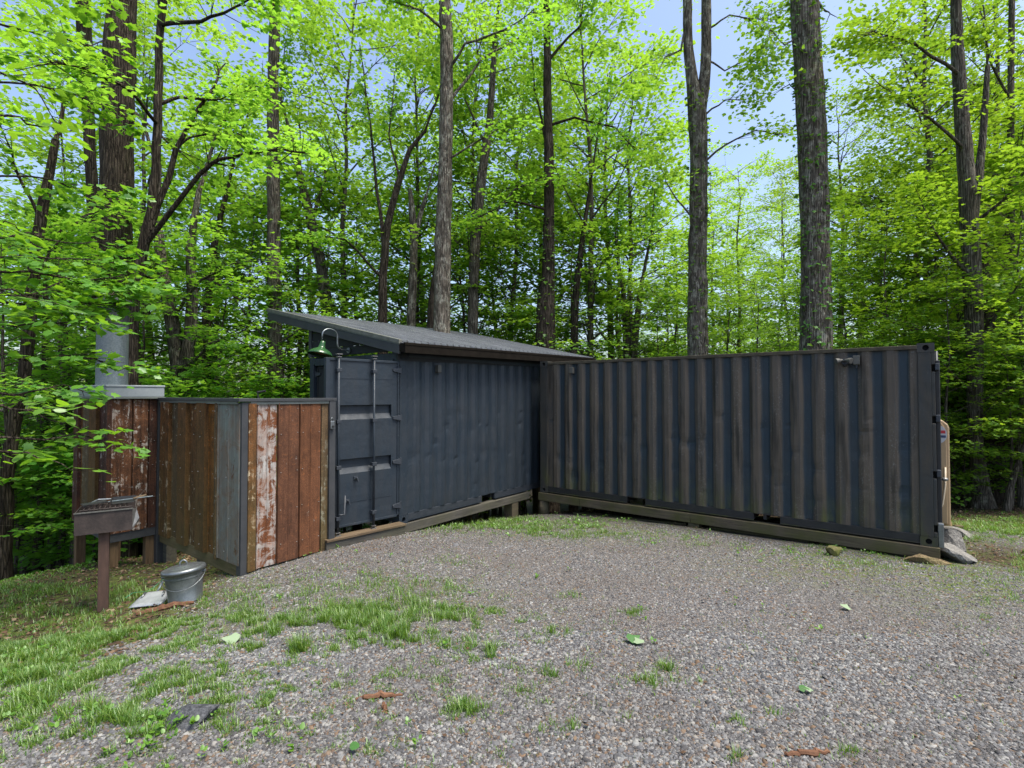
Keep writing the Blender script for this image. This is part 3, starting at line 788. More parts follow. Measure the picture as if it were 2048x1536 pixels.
# door leaf builder: local x from hinge outward, z up, outer face toward -y
DW, DZ0, DZ1 = 1.135, .155, 2.43
def door_leaf(parent, mat, rods=True, name='door'):
    m = MB()
    t_ = .045
    z0, z1 = DZ0, DZ1
    grooves = [(z0 + .70, .20), (z0 + 1.44, .20)]
    g0, g1 = .12, DW - .17
    # face built as bands so that the two pressed grooves are real recesses
    zb = [z0]
    for g, h in grooves: zb += [g, g + h]
    zb.append(z1)
    for i in range(len(zb) - 1):
        a, b = zb[i], zb[i + 1]
        if i % 2 == 0: m.box(0, DW, 0, t_, a, b)
        else:
            m.box(0, g0, 0, t_, a, b); m.box(g1, DW, 0, t_, a, b)
            m.add([(g0, 0, b), (g1, 0, b), (g1, .052, b - .012), (g0, .052, b - .012), (g0, .052, a + .075), (g1, .052, a + .075), (g1, 0, a), (g0, 0, a)], [(0, 3, 2, 1), (3, 4, 5, 2), (4, 7, 6, 5)])
            m.box(g0, g1, .055, .058, a, b)
    d = m.build(name, mat, parent)
    # raised surround
    f = MB(); e = .014
    f.box(-.004, .022, -e, -.0005, z0, z1).box(DW - .05, DW + .006, -e, t_ + .004, z0 - .01, z1 + .008)
    f.box(.0225, DW - .0505, -e, -.0005, z1 - .028, z1 + .008).box(.0225, DW - .0505, -e * .8, -.0005, z0 - .02, z0 + .012)
    f.build('door_gasket_frame', mat, d, bevel=.004)
    s = MB()
    for zz in (z1 - .27, z0 + .30): s.box(.10, DW - .12, -.004, -.0006, zz, zz + .008)
    s.build('weld_seam', mat, d)
    if rods:
        for xr in (.44, DW - .155):
            r = MB().tube([(xr, -.055, z0 - .10), (xr, -.055, z1 + .05)], .017, 10)
            ro = r.build('locking_rod', M['paint_l'], d, smooth=True)
            for zz in (z0 + .12, z0 + .80, z0 + 1.42, z1 - .16):
                MB().box(xr - .042, xr + .030, -.075, -.0006, zz - .026, zz + .026).build('rod_bracket', M['hardware'], ro, bevel=.006)
            c = MB()
            for zz, s_ in ((z1 + .055, 1), (z0 - .105, -1)):
                c.box(xr - .038, xr + .038, -.085, -.030, zz - .006, zz + .006); c.box(xr - .012, xr + .012, -.065, -.045, min(zz, zz - s_ * .03), max(zz, zz - s_ * .03))
                c.box(xr - .032, xr + .032, -.078, -.034, zz - s_ * .036 - .005, zz - s_ * .036 + .005)
            c.build('cam_lock', M['worn_steel'], ro, bevel=.002)
        xr = DW - .155
        h = MB().tube([(xr, -.06, z0 + .17), (xr - .03, -.085, z0 + .17), (xr - .085, -.085, z0 + .17), (xr - .09, -.08, z0 + .42)], .011, 8)
        h.build('lock_handle', M['hardware'], d, smooth=True)
        for (hx, hz) in ((DW - .44, z0 + .63), (DW - .315, z0 + .33)):
            q = MB().box(hx - .03, hx + .03, -.02, -.0006, hz - .022, hz + .022)
            q.tube([(hx, -.02, hz), (hx, -.055, hz), (hx - .01, -.06, hz - .05)], .012, 8)
            q.build('handle_keeper', M['hardware'], d, smooth=False, bevel=.003)
        MB().box(DW - .07, DW + .03, -.03, -.0145, z0 + 1.05, z0 + 1.15).build('latch_plate', mat, d, bevel=.003)
    for zz in (z0 + .14, z0 + .79, z0 + 1.44, z1 - .13):
        hp = MB()
        hp.add([(.10, -.006, zz - .02), (.10, -.006, zz + .02), (-.03, -.006, zz + .045), (-.03, -.006, zz - .045), (.10, -.022, zz - .015), (.10, -.022, zz + .015), (-.03, -.034, zz + .042), (-.03, -.034, zz - .042)],
               [(0, 1, 2, 3), (4, 7, 6, 5), (0, 4, 5, 1), (1, 5, 6, 2), (2, 6, 7, 3), (3, 7, 4, 0)])
        hp.tube([(-.035, -.018, zz - .05), (-.035, -.018, zz + .05)], .016, 8)
        hp.build('hinge', M['hardware'], d)
    return d
# the opened right leaf of the roofed container, swung out from its hinge at the near corner
hinge = L0 + np.array([-.03, -.02, 0]) - .02 * V
DANG = R_(226.3)
dl = door_leaf(contL, M['paint_l'])
dl.rotation_euler = (0, 0, 0)
# door local frame: x runs from hinge outward, outer face to -y; viewer side must show the outer face -> mirror x
dirv = np.array([math.cos(DANG), math.sin(DANG), 0])
# mirror in mesh data so that +x stays outward while the outer face turns to the yard
def mirror_y(o):
    for q in [o] + list(o.children_recursive):
        me = q.data
        for vv in me.vertices: vv.co.y = -vv.co.y
        me.flip_normals()
mirror_y(dl)
Rz = Matrix.Rotation(DANG, 4, 'Z'); Mw = Matrix.Translation(Vector(hinge)) @ Rz
Lm = Matrix.Translation(Vector(L0)) @ Matrix.Rotation(rzL, 4, 'Z')
dl.matrix_local = Lm.inverted() @ Mw
dl['label'] = 'navy container door swung open, with two locking rods'
# closed left leaf behind the open one, coloured near-black to stand for its shade
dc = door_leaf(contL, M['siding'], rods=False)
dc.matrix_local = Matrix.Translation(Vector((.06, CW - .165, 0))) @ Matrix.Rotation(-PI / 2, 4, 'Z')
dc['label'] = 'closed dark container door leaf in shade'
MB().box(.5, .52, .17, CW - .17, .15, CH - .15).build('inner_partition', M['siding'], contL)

# doors of the weathered container, on its near end: two leaves with rods seen edge-on
for k in range(2):
    d = MB().box(CL - .045, CL - .004, .166 + k * 1.055, .166 + k * 1.055 + 1.05, .142, CH - .148).build('door', M['frame_r'], contR)
    g = MB().box(CL - .0035, CL + .012, .166 + k * 1.055 + .002, .166 + k * 1.055 + .03, .142, CH - .148).build('door_gasket', M['dark_steel'], d)
    for yy in (.30, .80):
        r = MB().tube([(CL + .035, .166 + k * 1.055 + yy, .08), (CL + .035, .166 + k * 1.055 + yy, CH - .08)], .017, 8).build('locking_rod', M['hardware'], d, smooth=True)
        for zz in (.3, .9, 1.6, 2.3): MB().box(CL - .0035, CL + .055, .166 + k * 1.055 + yy - .04, .166 + k * 1.055 + yy + .04, zz, zz + .05).build('rod_bracket', M['hardware'], r)
hs = MB()
for zz in (.20, .88, 1.58, 2.24):
    hs.box(CL + .001, CL + .046, .03, .15, zz, zz + .09)
hs.build('hinge', M['hardware'], contR, bevel=.008)
MB().box(CL + .001, CL + .052, .10, .20, .14, CH - .22).build('door_edge_seal', M['dark_steel'], contR, bevel=.01)
MB().box(CL + .002, CL + .062, .02, .10, -.01, .30).build('bent_corner_plate', M['galv'], contR, bevel=.01)
kz = local_x(1885, 961, RF, -V)[1]
MB().tube([(CL + .0525, .15, kz), (CL + .085, .15, kz)], .012, 10).lathe([(0.001, 0), (.02, .0), (.034, .012), (.036, .025), (.026, .042), (.001, .048)], 16, (CL + .085, .15, kz - .024)).build('door_knob', M['worn_steel'], contR, smooth=True)

# timbers the containers stand on
def beam(name, P0, ax, l0, l1, off, h, th, mat, label, z1=-.004, cuts=()):
    ang = math.atan2(ax[1], ax[0])
    t = empty(name, P0, ang, label, 'timber')
    cs = [l0, *cuts, l1]
    for a, b in zip(cs[:-1], cs[1:]):
        MB().box(a + .0015, b - .0015, off, off + th, z1 - h, z1).build('timber_length', mat, t, bevel=.006)
    return t
bR = beam('timber_beam', RF, -V, -.03, CL + .02, -.03, .15, .16, M['timber'], 'long mossy timber beam under the front of the weathered container', cuts=(local_x(1160, 1005, RF, -V)[0], local_x(1381, 1030, RF, -V)[0],))
beam('timber_beam', RF + 2.28 * U, -V, -.03, CL + .02, 0, .15, .16, M['timber'], 'timber beam under the rear of the weathered container')
beam('timber_beam', L0, U, -.10, 3.32, -.03, .135, .14, M['timber_grey'], 'grey timber beam under the yard side of the navy container', z1=-.006)
beam('timber_beam', L0 + 2.3 * V, U, -.10, 6.0, 0, .135, .14, M['timber_grey'], 'grey timber beam under the far side of the navy container', z1=-.006)
def block(P0, ax, along, off, wd, dp, z1, label, mat=None, rnd=False):
    c = np.array(P0) + ax * along
    nrm = np.array([-ax[1], ax[0], 0])
    c = c + nrm * (off + dp / 2)
    g = gh(c[0], c[1]) - .06
    t = empty('support_block', (c[0], c[1], g), math.atan2(ax[1], ax[0]), label, 'block')
    if rnd: MB().tube([(0, 0, 0), (0, 0, z1 - g)], [wd / 2 * 1.08, wd / 2], 14).build('round_post', mat or M['timber'], t, smooth=True)
    else: MB().box(-wd / 2, wd / 2, -dp / 2, dp / 2, 0, z1 - g).build('post_block', mat or M['timber'], t, bevel=.008)
    return t
zb = -.158
block(RF, -V, .05, -.02, .19, .18, zb, 'round post under the inner corner where the containers meet', rnd=True)
block(RF, -V, local_x(1387, 1055, RF, -V)[0], -.01, .17, .2, zb, 'mossy wooden block under the middle of the long beam')
block(L0, U, local_x(1029, 1018, L0, U)[0], -.02, .2, .2, -.146, 'wooden block under the navy container beam beside the corner')
block(RF + 2.28 * U, -V, .3, 0, .2, .16, zb, 'rear support block near the inner corner')
block(RF + 2.28 * U, -V, 3.0, 0, .2, .16, zb, 'rear support block under the middle of the weathered container')
block(RF + 2.28 * U, -V, 5.9, 0, .2, .16, zb, 'rear support block under the outer end of the weathered container')
block(L0 + 2.3 * V, U, .2, 0, .2, .14, -.146, 'rear support block behind the open door')
block(L0 + 2.3 * V, U, 3.2, 0, .2, .14, -.146, 'rear support block under the middle of the navy container')
# loose boards lying under the long beam
for (a, b, lab) in (((1150, 1035), (1375, 1062), 'dark loose board lying on the ground under the long beam'), ((1420, 1066), (1620, 1096), 'grey loose board lying below the long beam near the moss'), ((1640, 1090), (1760, 1104), 'short flat board lying by the mossy rock')):
    A = on_plane(*a, RF + .16 * U, U); B = on_plane(*b, RF + .16 * U, U)
    A[2] = gh(A[0], A[1]) + .02; B[2] = gh(B[0], B[1]) + .02
    t = empty('loose_board', A, 0, lab, 'board')
    d = B - A; ln = np.linalg.norm(d); d /= ln
    sd = np.cross(d, [0, 0, 1]); sd /= np.linalg.norm(sd); nn = np.cross(sd, d)
    MB().obox(d * ln / 2, d, sd, nn, ln / 2, .07, .018).build('board', M['timber'], t, bevel=.004)

# sill step under the open door
sill_c = hinge + dirv * .58
t = empty('door_step', (sill_c[0], sill_c[1], 0), DANG, 'narrow bare timber step below the open container door', 'step')
MB().box(-.62, .60, -.02, .16, .005, .036).build('step_board', M['sill'], t, bevel=.004)
MB().box(-.62, .60, .10, .14, -.22, .004).build('riser_board', M['timber_grey'], t, bevel=.004)

# ------------------------------------------------------------------ lean-to roof above the navy container
E0 = L0 - .10 * U - .10 * V
roof = empty('lean_to_roof', (E0[0], E0[1], 0), rzL, 'sloping corrugated metal roof on black gable framing over the navy container', 'roof')
RLX, RLY = 5.85, 3.82
ze0, ze1, rise = 2.655, 2.755, .85
def rz_(x, y): return ze0 + (ze1 - ze0) * x / RLX + rise * y / RLY
nsh = 7
shw = RLX / nsh
def mat_roof():
    t = NT('lichen_metal_roofing')
    n = t.noise(t.coord('Object', (2.6, .35, 1)), 2.4, 7, .7); f = t.noise(t.coord('Object'), 45, 5, .75)
    col = t.ramp(t.math('ADD', t.math('MULTIPLY', n, .6), t.math('MULTIPLY', f, .4)), [(.34, (.055, .060, .070)), (.5, (.135, .142, .155)), (.66, (.24, .25, .262))])
    tc = t.node('ShaderNodeTexCoord'); sx = t.node('ShaderNodeSeparateXYZ'); t.link(tc.outputs['Object'], sx.inputs[0])
    fr = t.math('FRACT', t.math('DIVIDE', sx.outputs['X'], .13929))
    # grime in the pan beside each rib, doubling as painted rib shading
    gr = t.ramp(fr, [(.0, .15), (.30, .75), (.38, .0), (.64, .0), (.72, .8), (.95, .15)])
    col = t.mix(gr, col, (.040, .042, .046))
    t.bump(f, .4, .006)
    return t.set(col, .6, .05, .4)
M['roof'] = mat_roof()
for k in range(nsh):
    xs, prof = [], []
    x0 = k * shw
    for j in range(6):
        b = x0 + j * shw / 6
        for dx, hh in ((0, 0), (.05, 0), (.060, .026), (.085, .026), (.095, 0)):
            xs.append(b + dx); prof.append(hh)
    xs.append(x0 + shw + .02); prof.append(.001)
    ny = 12
    ys = np.linspace(-.10, RLY, ny)
    m = MB()
    lift = .003 * (k % 2)
    for x, hh in zip(xs, prof):
        for y in ys: m.v.append((x, y, rz_(x, y) + hh + .05 + lift))
    n = len(xs)
    m.f = [(i * ny + j, (i + 1) * ny + j, (i + 1) * ny + j + 1, i * ny + j + 1) for i in range(n - 1) for j in range(ny - 1)]
    o = m.build('roof_sheet', M['roof'], roof)
    so_ = o.modifiers.new('thick', 'SOLIDIFY'); so_.thickness = .004
def sloped_box(x0, x1, y0, y1, d0, d1, mat, name, bevel=.003):
    P = [(x, y, rz_(x, y) + d) for d in (d0, d1) for (x, y) in ((x0, y0), (x1, y0), (x1, y1), (x0, y1))]
    return MB().add(P, [(0, 3, 2, 1), (4, 5, 6, 7), (0, 1, 5, 4), (1, 2, 6, 5), (2, 3, 7, 6), (3, 0, 4, 7)]).build(name, mat, roof, bevel=bevel)
sloped_box(-.022, .035, -.02, 1.8, .028, .092, M['rakeflash'], 'rake_flashing')
sloped_box(-.022, .035, 1.802, RLY + .02, .028, .092, M['rakeflash'], 'rake_flashing')
sloped_box(-.014, .02, -.01, RLY + .02, .012, .026, M['flash'], 'drip_edge')
sloped_box(-.006, .034, .0, RLY, -.125, .011, M['trim'], 'rake_fascia')
sloped_box(RLX - .05, RLX + .01, 0, RLY, -.12, .04, M['trim'], 'rake_fascia')
for y in (.05, .9, 1.75, 2.6, 3.7):
    sloped_box(.04, RLX - .055, y, y + .045, -.085, .035, M['siding'], 'purlin', 0)
sloped_box(.0, RLX, -.135, -.006, -.085, .030, M['gutter'], 'eave_gutter')
sloped_box(-.01, RLX + .01, -.142, -.104, .0305, .066, M['gutter'], 'gutter_lip')
sloped_box(.06, RLX - .06, .10, .14, -.24, -.001, M['siding'], 'eave_board', 0)
for j in range(34):
    x = .09 + j * shw / 6
    MB().lathe([(.001, .0), (.012, .0), (.012, .008), (.001, .01)], 8, (x, -.07, rz_(x, -.07) + .08)).build('roof_screw', M['dark_steel'], roof)
# gable infill on the container end
gy0, gy1 = .10, .10 + CW
xg = .12
zt = CH + .002
nb = 4
for k in range(nb):
    # horizontal siding boards, each cut by the roof slope
    z0, z1 = zt + k * .145, zt + (k + 1) * .145 - .006
    f = lambda z: max(gy0, (z - .02 - ze0) / rise * RLY)
    a0, a1 = f(z0), f(z1)
    if a0 > gy1: continue
    m = MB(); a1 = min(a1, gy1)
    vs = [(xg, a0, z0), (xg, gy1, z0), (xg, gy1, z1), (xg, a1, z1)]
    vs2 = [(xg + .025, y, z) for _, y, z in vs]
    m.add(vs + vs2, [(3, 2, 1, 0), (4, 5, 6, 7), (0, 1, 5, 4), (1, 2, 6, 5), (2, 3, 7, 6), (3, 0, 4, 7)])
    m.build('gable_board', M['siding'], roof)
MB().box(xg - .02, xg - .0005, gy1 - .05, gy1 + .04, zt, rz_(xg, gy1) - .04).build('gable_corner_trim', M['trim'], roof)
for x in (.3, 2.0, 3.8, 5.6):
    MB().box(x, x + .09, gy1 - .05, gy1 + .04, zt, rz_(x, gy1) - .04).build('stud', M['siding'], roof)
for x in (2.9, 5.5):
    gp = E0 + x * U + 3.6 * V
    g = gh(gp[0], gp[1]) - .1
    MB().box(x, x + .1, 3.55, 3.65, g, rz_(x, 3.6) - .09).build('rear_post', M['timber_post'], roof)

# barn lamp on the gable
mp = on_plane(698, 701, L0 - .0 * U + np.array([0, 0, 0]), U)
lamp = empty('barn_lamp', mp, rzL, 'green enamel barn lamp on a curved grey gooseneck arm', 'lamp')
# local: -x is outward from the wall
MB().tube([(-.002, 0, 0), (-.02, 0, 0)], .045, 20).tube([(-.02, 0, 0), (-.03, 0, 0)], .025, 14).build('wall_flange', M['galv'], lamp, smooth=False, bevel=.002)
arm = [(-.02, 0, 0)]
for k in range(9):
    a = k / 8 * PI / 2
    arm.append((-.12 - .10 * math.sin(a), 0, .10 - .10 * math.cos(a)))
for k in range(13):
    a = k / 12 * PI
    arm.append((-.355 + .135 * math.cos(a), 0, .22 + .10 * math.sin(a)))
arm.append((-.50, 0, .12))
MB().tube(arm, .0125, 12).build('gooseneck_arm', M['galv'], lamp, smooth=True)
M['green'] = NT('green_enamel').set((.022, .075, .024), .22, 0, .5)
M['white_enamel'] = NT('white_enamel').set((.35, .22, .12), .5, 0, .4)
sh = MB().lathe([(.022, .14), (.036, .135), (.040, .10), (.050, .05), (.056, .03), (.075, .015), (.12, -.005), (.16, -.035), (.185, -.07), (.190, -.088), (.183, -.088), (.176, -.068), (.150, -.035), (.06, .0), (.03, .01)], 40, cap=False).build('lamp_shade', M['green'], lamp, smooth=True)
sh.location = (-.505, 0, -.02); sh.rotation_euler = (0, R_(12), 0)
b_ = MB().lathe([(.001, -.05), (.165, -.047), (.165, -.045), (.001, -.043)], 32).build('shade_lining', M['white_enamel'], sh)

# small fittings on the container walls
def fitting(name, px, py, org, ax, label, wd=.07, hg=.12, dp=.05, off=.0):
    n = np.array([ax[1], -ax[0], 0])     # outward
    P = on_plane(px, py, org, n)
    t = empty(name, P - n * .012, math.atan2(ax[1], ax[0]), label, 'electrical box')
    MB().box(-wd / 2, wd / 2, -dp, .03, -hg / 2, hg / 2).build('box_body', M['boxgrey'], t, bevel=.006)
    MB().box(-wd / 2 - .004, wd / 2 + .004, -dp - .006, -dp + .004, -hg / 2 + .01, hg / 2 + .004).build('box_cover', M['boxgrey'], t, bevel=.004)
    MB().tube([(0, -dp / 2, -hg / 2), (0, -dp / 2, -hg / 2 - .04)], .012, 8).build('conduit_stub', M['hardware'], t)
fitting('junction_box', 876, 738, L0, U, 'small dark junction box under the eave of the navy container')
fitting('junction_box', 1144.5, 741, RF, -V, 'small junction box high on the weathered container by the inner corner')
fitting('junction_box', 1713, 721, RF, -V, 'small junction box beside the twin spotlight')
P = on_plane(1690, 722, RF, -U)
sp = empty('twin_spotlight', P + U * .012, rzR, 'pair of grey bullet spotlights mounted under the container roof edge', 'spotlight')
MB().tube([(0, .03, -.012), (0, -.03, -.012)], .045, 16).build('mount_plate', M['hardware'], sp, bevel=.003)
for sx in (-1, 1):
    c = np.array([sx * .022 - .012, -.055, .01]); d = np.array([sx * .75, -.45, -.18]); d /= np.linalg.norm(d)
    MB().tube([(0, -.03, -.012), c], .014, 8).build('swivel_arm', M['hardware'], sp)
    MB().tube([c - d * .01, c + d * .02, c + d * .035, c + d * .078, c + d * .082], [.014, .022, .034, .042, .036], 16).build('lamp_head', M['boxgrey'], sp, smooth=False)
MB().lathe([(.001, -.06), (.022, -.055), (.03, -.03), (.02, -.02)], 12, (0, -.04, -.02)).build('motion_sensor', M['dark_steel'], sp)

# ------------------------------------------------------------------ rusty fence and chimney chase
FZ = 1.885
A_R = np.array([-2.43, 6.75, 0]); A_L = np.array([-3.10, 5.87, 0]); B_L = np.array([-5.06, 7.36, 0])
rust = {
 'white': mat_rust('flaking_white_rust', (.1306, .0473, .0205), (.2349, .0913, .0393), (.4265, .4225, .4008), .215, 1),
 'warm': mat_rust('warm_rust', (.0950, .0436, .0255), (.1727, .0759, .0404), (.4029, .4037, .3861), .085, 2),
 'warm2': mat_rust('orange_rust', (.1119, .0484, .0246), (.2059, .0867, .0421), (.4177, .4169, .3861), .095, 5),
 'brown': mat_rust('brown_rust', (.0915, .0482, .0195), (.1962, .0935, .0357), (.7849, .6318, .4322), .075, 3, .8),
 'brown2': mat_rust('streaked_brown_rust', (.0850, .0412, .0173), (.2290, .0989, .0357), (.8175, .6867, .4755), .14, 7, .8),
 'orange': mat_rust('ochre_rust', (.1195, .0550, .0182), (.3413, .1282, .0250), (.6825, .6017, .4550), .10, 9, .6),
 'grey': mat_rust('grey_brown_rust', (.0899, .0607, .0355), (.1697, .1123, .0613), (.3370, .3370, .2668), .14, 11, .7),
 'blue': mat_rust('pale_blue_painted_sheet', (.1300, .0584, .0296), (.1716, .0853, .0435), (.2132, .2381, .2232), .285, 13, .35),
 'dark': mat_rust('dark_maroon_rust', (.0468, .0234, .0175), (.1170, .0507, .0292), (.4875, .4485, .3900), .13, 15),
 'chase': mat_rust('blotched_rust', (.0702, .0351, .0215), (.2048, .0897, .0429), (.5070, .4875, .4485), .165, 17),
}
def fence_panel(parent, s0, s1, z0, z1, mat, y=0.0, kind=0, name='rusty_sheet'):
    """ribbed sheet between s0 and s1 along local x; outward is -y"""
    wd = s1 - s0
    if kind == 0:   # flat with a standing rib at each edge
        pr = [(s0, y + .012), (s0 + .006, y - .016), (s0 + .014, y - .016), (s0 + .020, y), (s0 + wd * .5 - .006, y), (s0 + wd * .5, y - .006), (s0 + wd * .5 + .006, y), (s1 - .014, y), (s1 - .004, y + .012)]
    elif kind == 1:  # raised batten face
        pr = [(s0, y + .022), (s0 + .010, y - .026), (s0 + wd * .5, y - .022), (s1 - .012, y - .028), (s1 - .002, y + .022)]
    else:            # recessed
        pr = [(s0, y + .012), (s0 + .006, y + .024), (s0 + wd * .5, y + .020), (s1 - .006, y + .024), (s1, y + .012)]
    nz = 9
    zs = np.linspace(z0, z1, nz)
    m = MB()
    for x, yy in pr:
        for z in zs: m.v.append((x, yy + .008 * (vn1(x * 9, z * 2.2) - .5), z))
    m.f = [(i * nz + j, (i + 1) * nz + j, (i + 1) * nz + j + 1, i * nz + j + 1) for i in range(len(pr) - 1) for j in range(nz - 1)]
    o = m.build(name, mat, parent)
    sm = o.modifiers.new('thick', 'SOLIDIFY'); sm.thickness = .003; sm.offset = 1
    return o
def along(px, P0, ax):
    n = np.cross(ax, [0, 0, 1.0])
    return float(np.dot(on_plane(px, 900, P0, n) - P0, ax))
# run A: beside the door, facing the yard.  local x from its left corner toward the door
fa = empty('fence', (A_L[0], A_L[1], 0), math.atan2(*(A_R - A_L)[1::-1]), 'short rusty sheet-metal fence run joining the open container door', 'fence')
axA = (A_R - A_L) / np.linalg.norm(A_R - A_L); lenA = np.linalg.norm(A_R - A_L)
sA = [along(p, A_L, axA) for p in (492, 511, 553, 556, 597, 640)]
gA = lambda s: gh(*(A_L + axA * s)[:2])
fence_panel(fa, sA[0], sA[1] - .003, gA(sA[0]) + .03, FZ - .06, rust['brown2'], -.02, 1)
fence_panel(fa, sA[1], sA[2] - .003, gA(sA[1]) + .03, FZ - .06, rust['white'], -.02, 0)
fence_panel(fa, sA[2], sA[4] - .003, gA(sA[3]) + .03, FZ - .06, rust['warm'], -.024, 0)
fence_panel(fa, sA[4], sA[5], gA(sA[4]) + .03, FZ - .06, rust['warm2'], -.02, 0)
MB().box(lenA - .10, lenA - .002, -.015, .06, gA(lenA) - .1, FZ - .045).build('edge_batten', rust['grey'], fa)
MB().box(-.015, .075, -.035, .07, gA(0) - .15, FZ - .045).build('corner_post', M['trim'], fa, bevel=.004)
MB().box(lenA - .005, lenA + .085, -.05, .05, gA(lenA) - .15, FZ - .04).build('end_post', M['trim'], fa, bevel=.004)
MB().box(-.06, lenA + .10, -.055, .09, FZ - .038, FZ).build('top_rail', M['trim'], fa, bevel=.004)
MB().box(.08, lenA - .01, -.040, -.022, FZ - .072, FZ - .0385).build('rail_flashing', M['flash'], fa)
MB().box(.08, lenA - .01, .03, .07, .25, .34).build('back_rail', M['timber_grey'], fa)
MB().box(.08, lenA - .01, .03, .07, 1.55, 1.64).build('back_rail', M['timber_grey'], fa)
def screws(parent, spots):
    m = MB()
    for x, y, z in spots: m.lathe([(.001, -.004), (.007, -.003), (.007, .003), (.001, .004)], 6, (x, y, z))
    o = m.build('screw_heads', M['screw'], parent)
    o['kind'] = 'stuff'
M['screw'] = plain('pale_screw_heads', (.25, .25, .24), (.38, .38, .36), 10, .4, .4)
rs_ = np.random.default_rng(31)
screws(fa, [(sA[k] + .03 + rs_.uniform(0, .02), -.028, z + rs_.normal(0, .012)) for k in (0, 1, 2, 4) for z in (.12, .55, 1.0, 1.45, 1.75)] + [(sA[k] - .03, -.028, z + rs_.normal(0, .012)) for k in (2, 4, 5) for z in (.12, .55, 1.0, 1.45, 1.75)])
# lock box on its end post
kb = empty('key_lock_box', A_R + np.array([0, 0, 0]), math.atan2(axA[1], axA[0]), 'small silver key lock box on the fence end post', 'lock box')
kz_ = on_plane(652, 850, A_R, np.cross(axA, [0, 0, 1.0]))[2]
MB().box(-.01, .05, -.085, -.052, kz_ - .055, kz_ + .055).build('lock_case', M['galv'], kb, bevel=.01)
MB().tube([(.02, -.0855, kz_ - .02), (.02, -.093, kz_ - .02)], .016, 14).build('dial', M['dark_steel'], kb)
MB().tube([(.002, -.07, kz_ + .055), (.002, -.07, kz_ + .085), (.02, -.07, kz_ + .10), (.038, -.07, kz_ + .085), (.038, -.07, kz_ + .055)], .006, 8).build('shackle', M['galv'], kb, smooth=True)

# run B: from the corner back toward the chase.  local x from its far left end toward the corner
axB = (A_L - B_L) / np.linalg.norm(A_L - B_L); lenB = float(np.linalg.norm(A_L - B_L))
fb = empty('fence', (B_L[0], B_L[1], 0), math.atan2(axB[1], axB[0]), 'long raised fence run of brown and pale blue rusted sheets above a timber skirt', 'fence')
cuts = [327, 345, 362, 380, 399, 418, 436, 441, 476]
sB = [along(p, B_L, axB) for p in cuts]
kinds = [('brown2', 1), ('grey', 2), ('brown', 1), ('brown2', 2), ('brown', 1), ('orange', 2), ('grey', 1), ('blue', 0)]
for i, (mk, kd) in enumerate(kinds):
    fence_panel(fb, sB[i], (sB[i + 1] if i < 7 else lenB + .005) - .003, -.045 + .02 * (i % 3 == 1), FZ - .06, rust[mk], -.02, kd)
MB().box(.06, lenB + .02, -.008, .03, -.165, -.02).build('skirt_board', M['skirt'], fb, bevel=.004)
screws(fb, [(.5 * (sB[k] + sB[k + 1]) + rs_.normal(0, .03), -.02 + {1: -.026, 2: .018, 0: -.002}[kinds[k][1]] - .004, z + rs_.normal(0, .02)) for k in range(8) for z in (.05, .45, .95, 1.4, 1.74)])
gB = lambda s: gh(*(B_L + axB * s)[:2])
MB().box(-.06, .045, -.04, .06, gB(0) - .15, FZ - .04).build('end_post', M['trim'], fb, bevel=.004)
MB().box(.05, .19, .035, .17, gB(.1) - .15, 1.5).build('support_post', M['timber_grey'], fb, bevel=.006)
MB().box(1.2, 1.3, .035, .13, gB(1.2) - .15, 1.5).build('support_post', M['timber_grey'], fb, bevel=.006)
MB().box(-.28, lenB - .02, -.055, .09, FZ - .038 + .003, FZ + .003).build('top_rail', M['trim'], fb, bevel=.004)
MB().box(.06, lenB - .03, -.042, -.024, FZ - .068, FZ - .0355).build('rail_flashing', M['flash'], fb)
MB().box(.1, lenB - .03, .0305, .034, .3, .42).build('back_rail', M['timber_grey'], fb)

# chimney chase
C0 = np.array([-5.42, 6.88, 0])
CHL, CHD = 1.67, .60
ch = empty('chimney_chase', C0, TH, 'boxy chimney chase clad in rusty sheets on stilts with a pale metal cap', 'chimney chase')
# local x = U (right face), local y = V (left face)
sC = [0.0, along(265, C0, U), along(297, C0, U), CHD]
fence_panel(ch, sC[0] + .005, sC[1] - .003, .05, FZ - .02, rust['chase'], -.0, 0)
fence_panel(ch, sC[1], sC[2] - .003, .05, FZ - .02, rust['chase'], -.0, 0)
fence_panel(ch, sC[2], CHD + .06, .05, FZ - .02, rust['dark'], .03, 1)
cutsL = [219, 211, 196, 182, 170, 160, 151]
sL = [along(p, C0, V) for p in cutsL]
mats = ['dark', 'dark', 'brown', 'grey', 'brown2', 'dark']
for i in range(6):
    o = fence_panel(ch, sL[i] + .003, min(sL[i + 1], CHL), .03, FZ - .02, rust[mats[i]], 0, (1, 2, 1)[i % 3])
    for vv in o.data.vertices: vv.co.x, vv.co.y = vv.co.y, vv.co.x
    o.data.flip_normals()
MB().box(.02, CHD - .02, CHL - .02, CHL, .03, FZ - .02).build('back_sheet', rust['brown'], ch)
MB().box(CHD - .02, CHD, .035, CHL - .02, .03, FZ - .02).build('inner_sheet', rust['brown'], ch)
MB().box(-.005, CHD + .08, .012, .05, -.07, .055).build('skirt_board', M['trim'], ch, bevel=.004)
MB().box(.012, .05, .052, CHL, -.07, .045).build('skirt_board', M['trim'], ch, bevel=.004)
for (x, y, wx_, wy_) in ((.015, .055, .13, .13), (.015, CHL - .13, .12, .12), (CHD - .14, CHL - .13, .12, .12), (CHD - .14, .055, .12, .12)):
    P = C0 + U * (x + .06) + V * (y + .06)
    MB().box(x, x + wx_, y, y + wy_, gh(P[0], P[1]) - .12, .02).build('stilt_post', M['timber_post'], ch, bevel=.006)
screws(ch, [(x + rs_.normal(0, .01), -.006, z + rs_.normal(0, .015)) for x in (.04, .17, .27, .36, .46, .52) for z in (.12, .5, .95, 1.3, 1.7)])
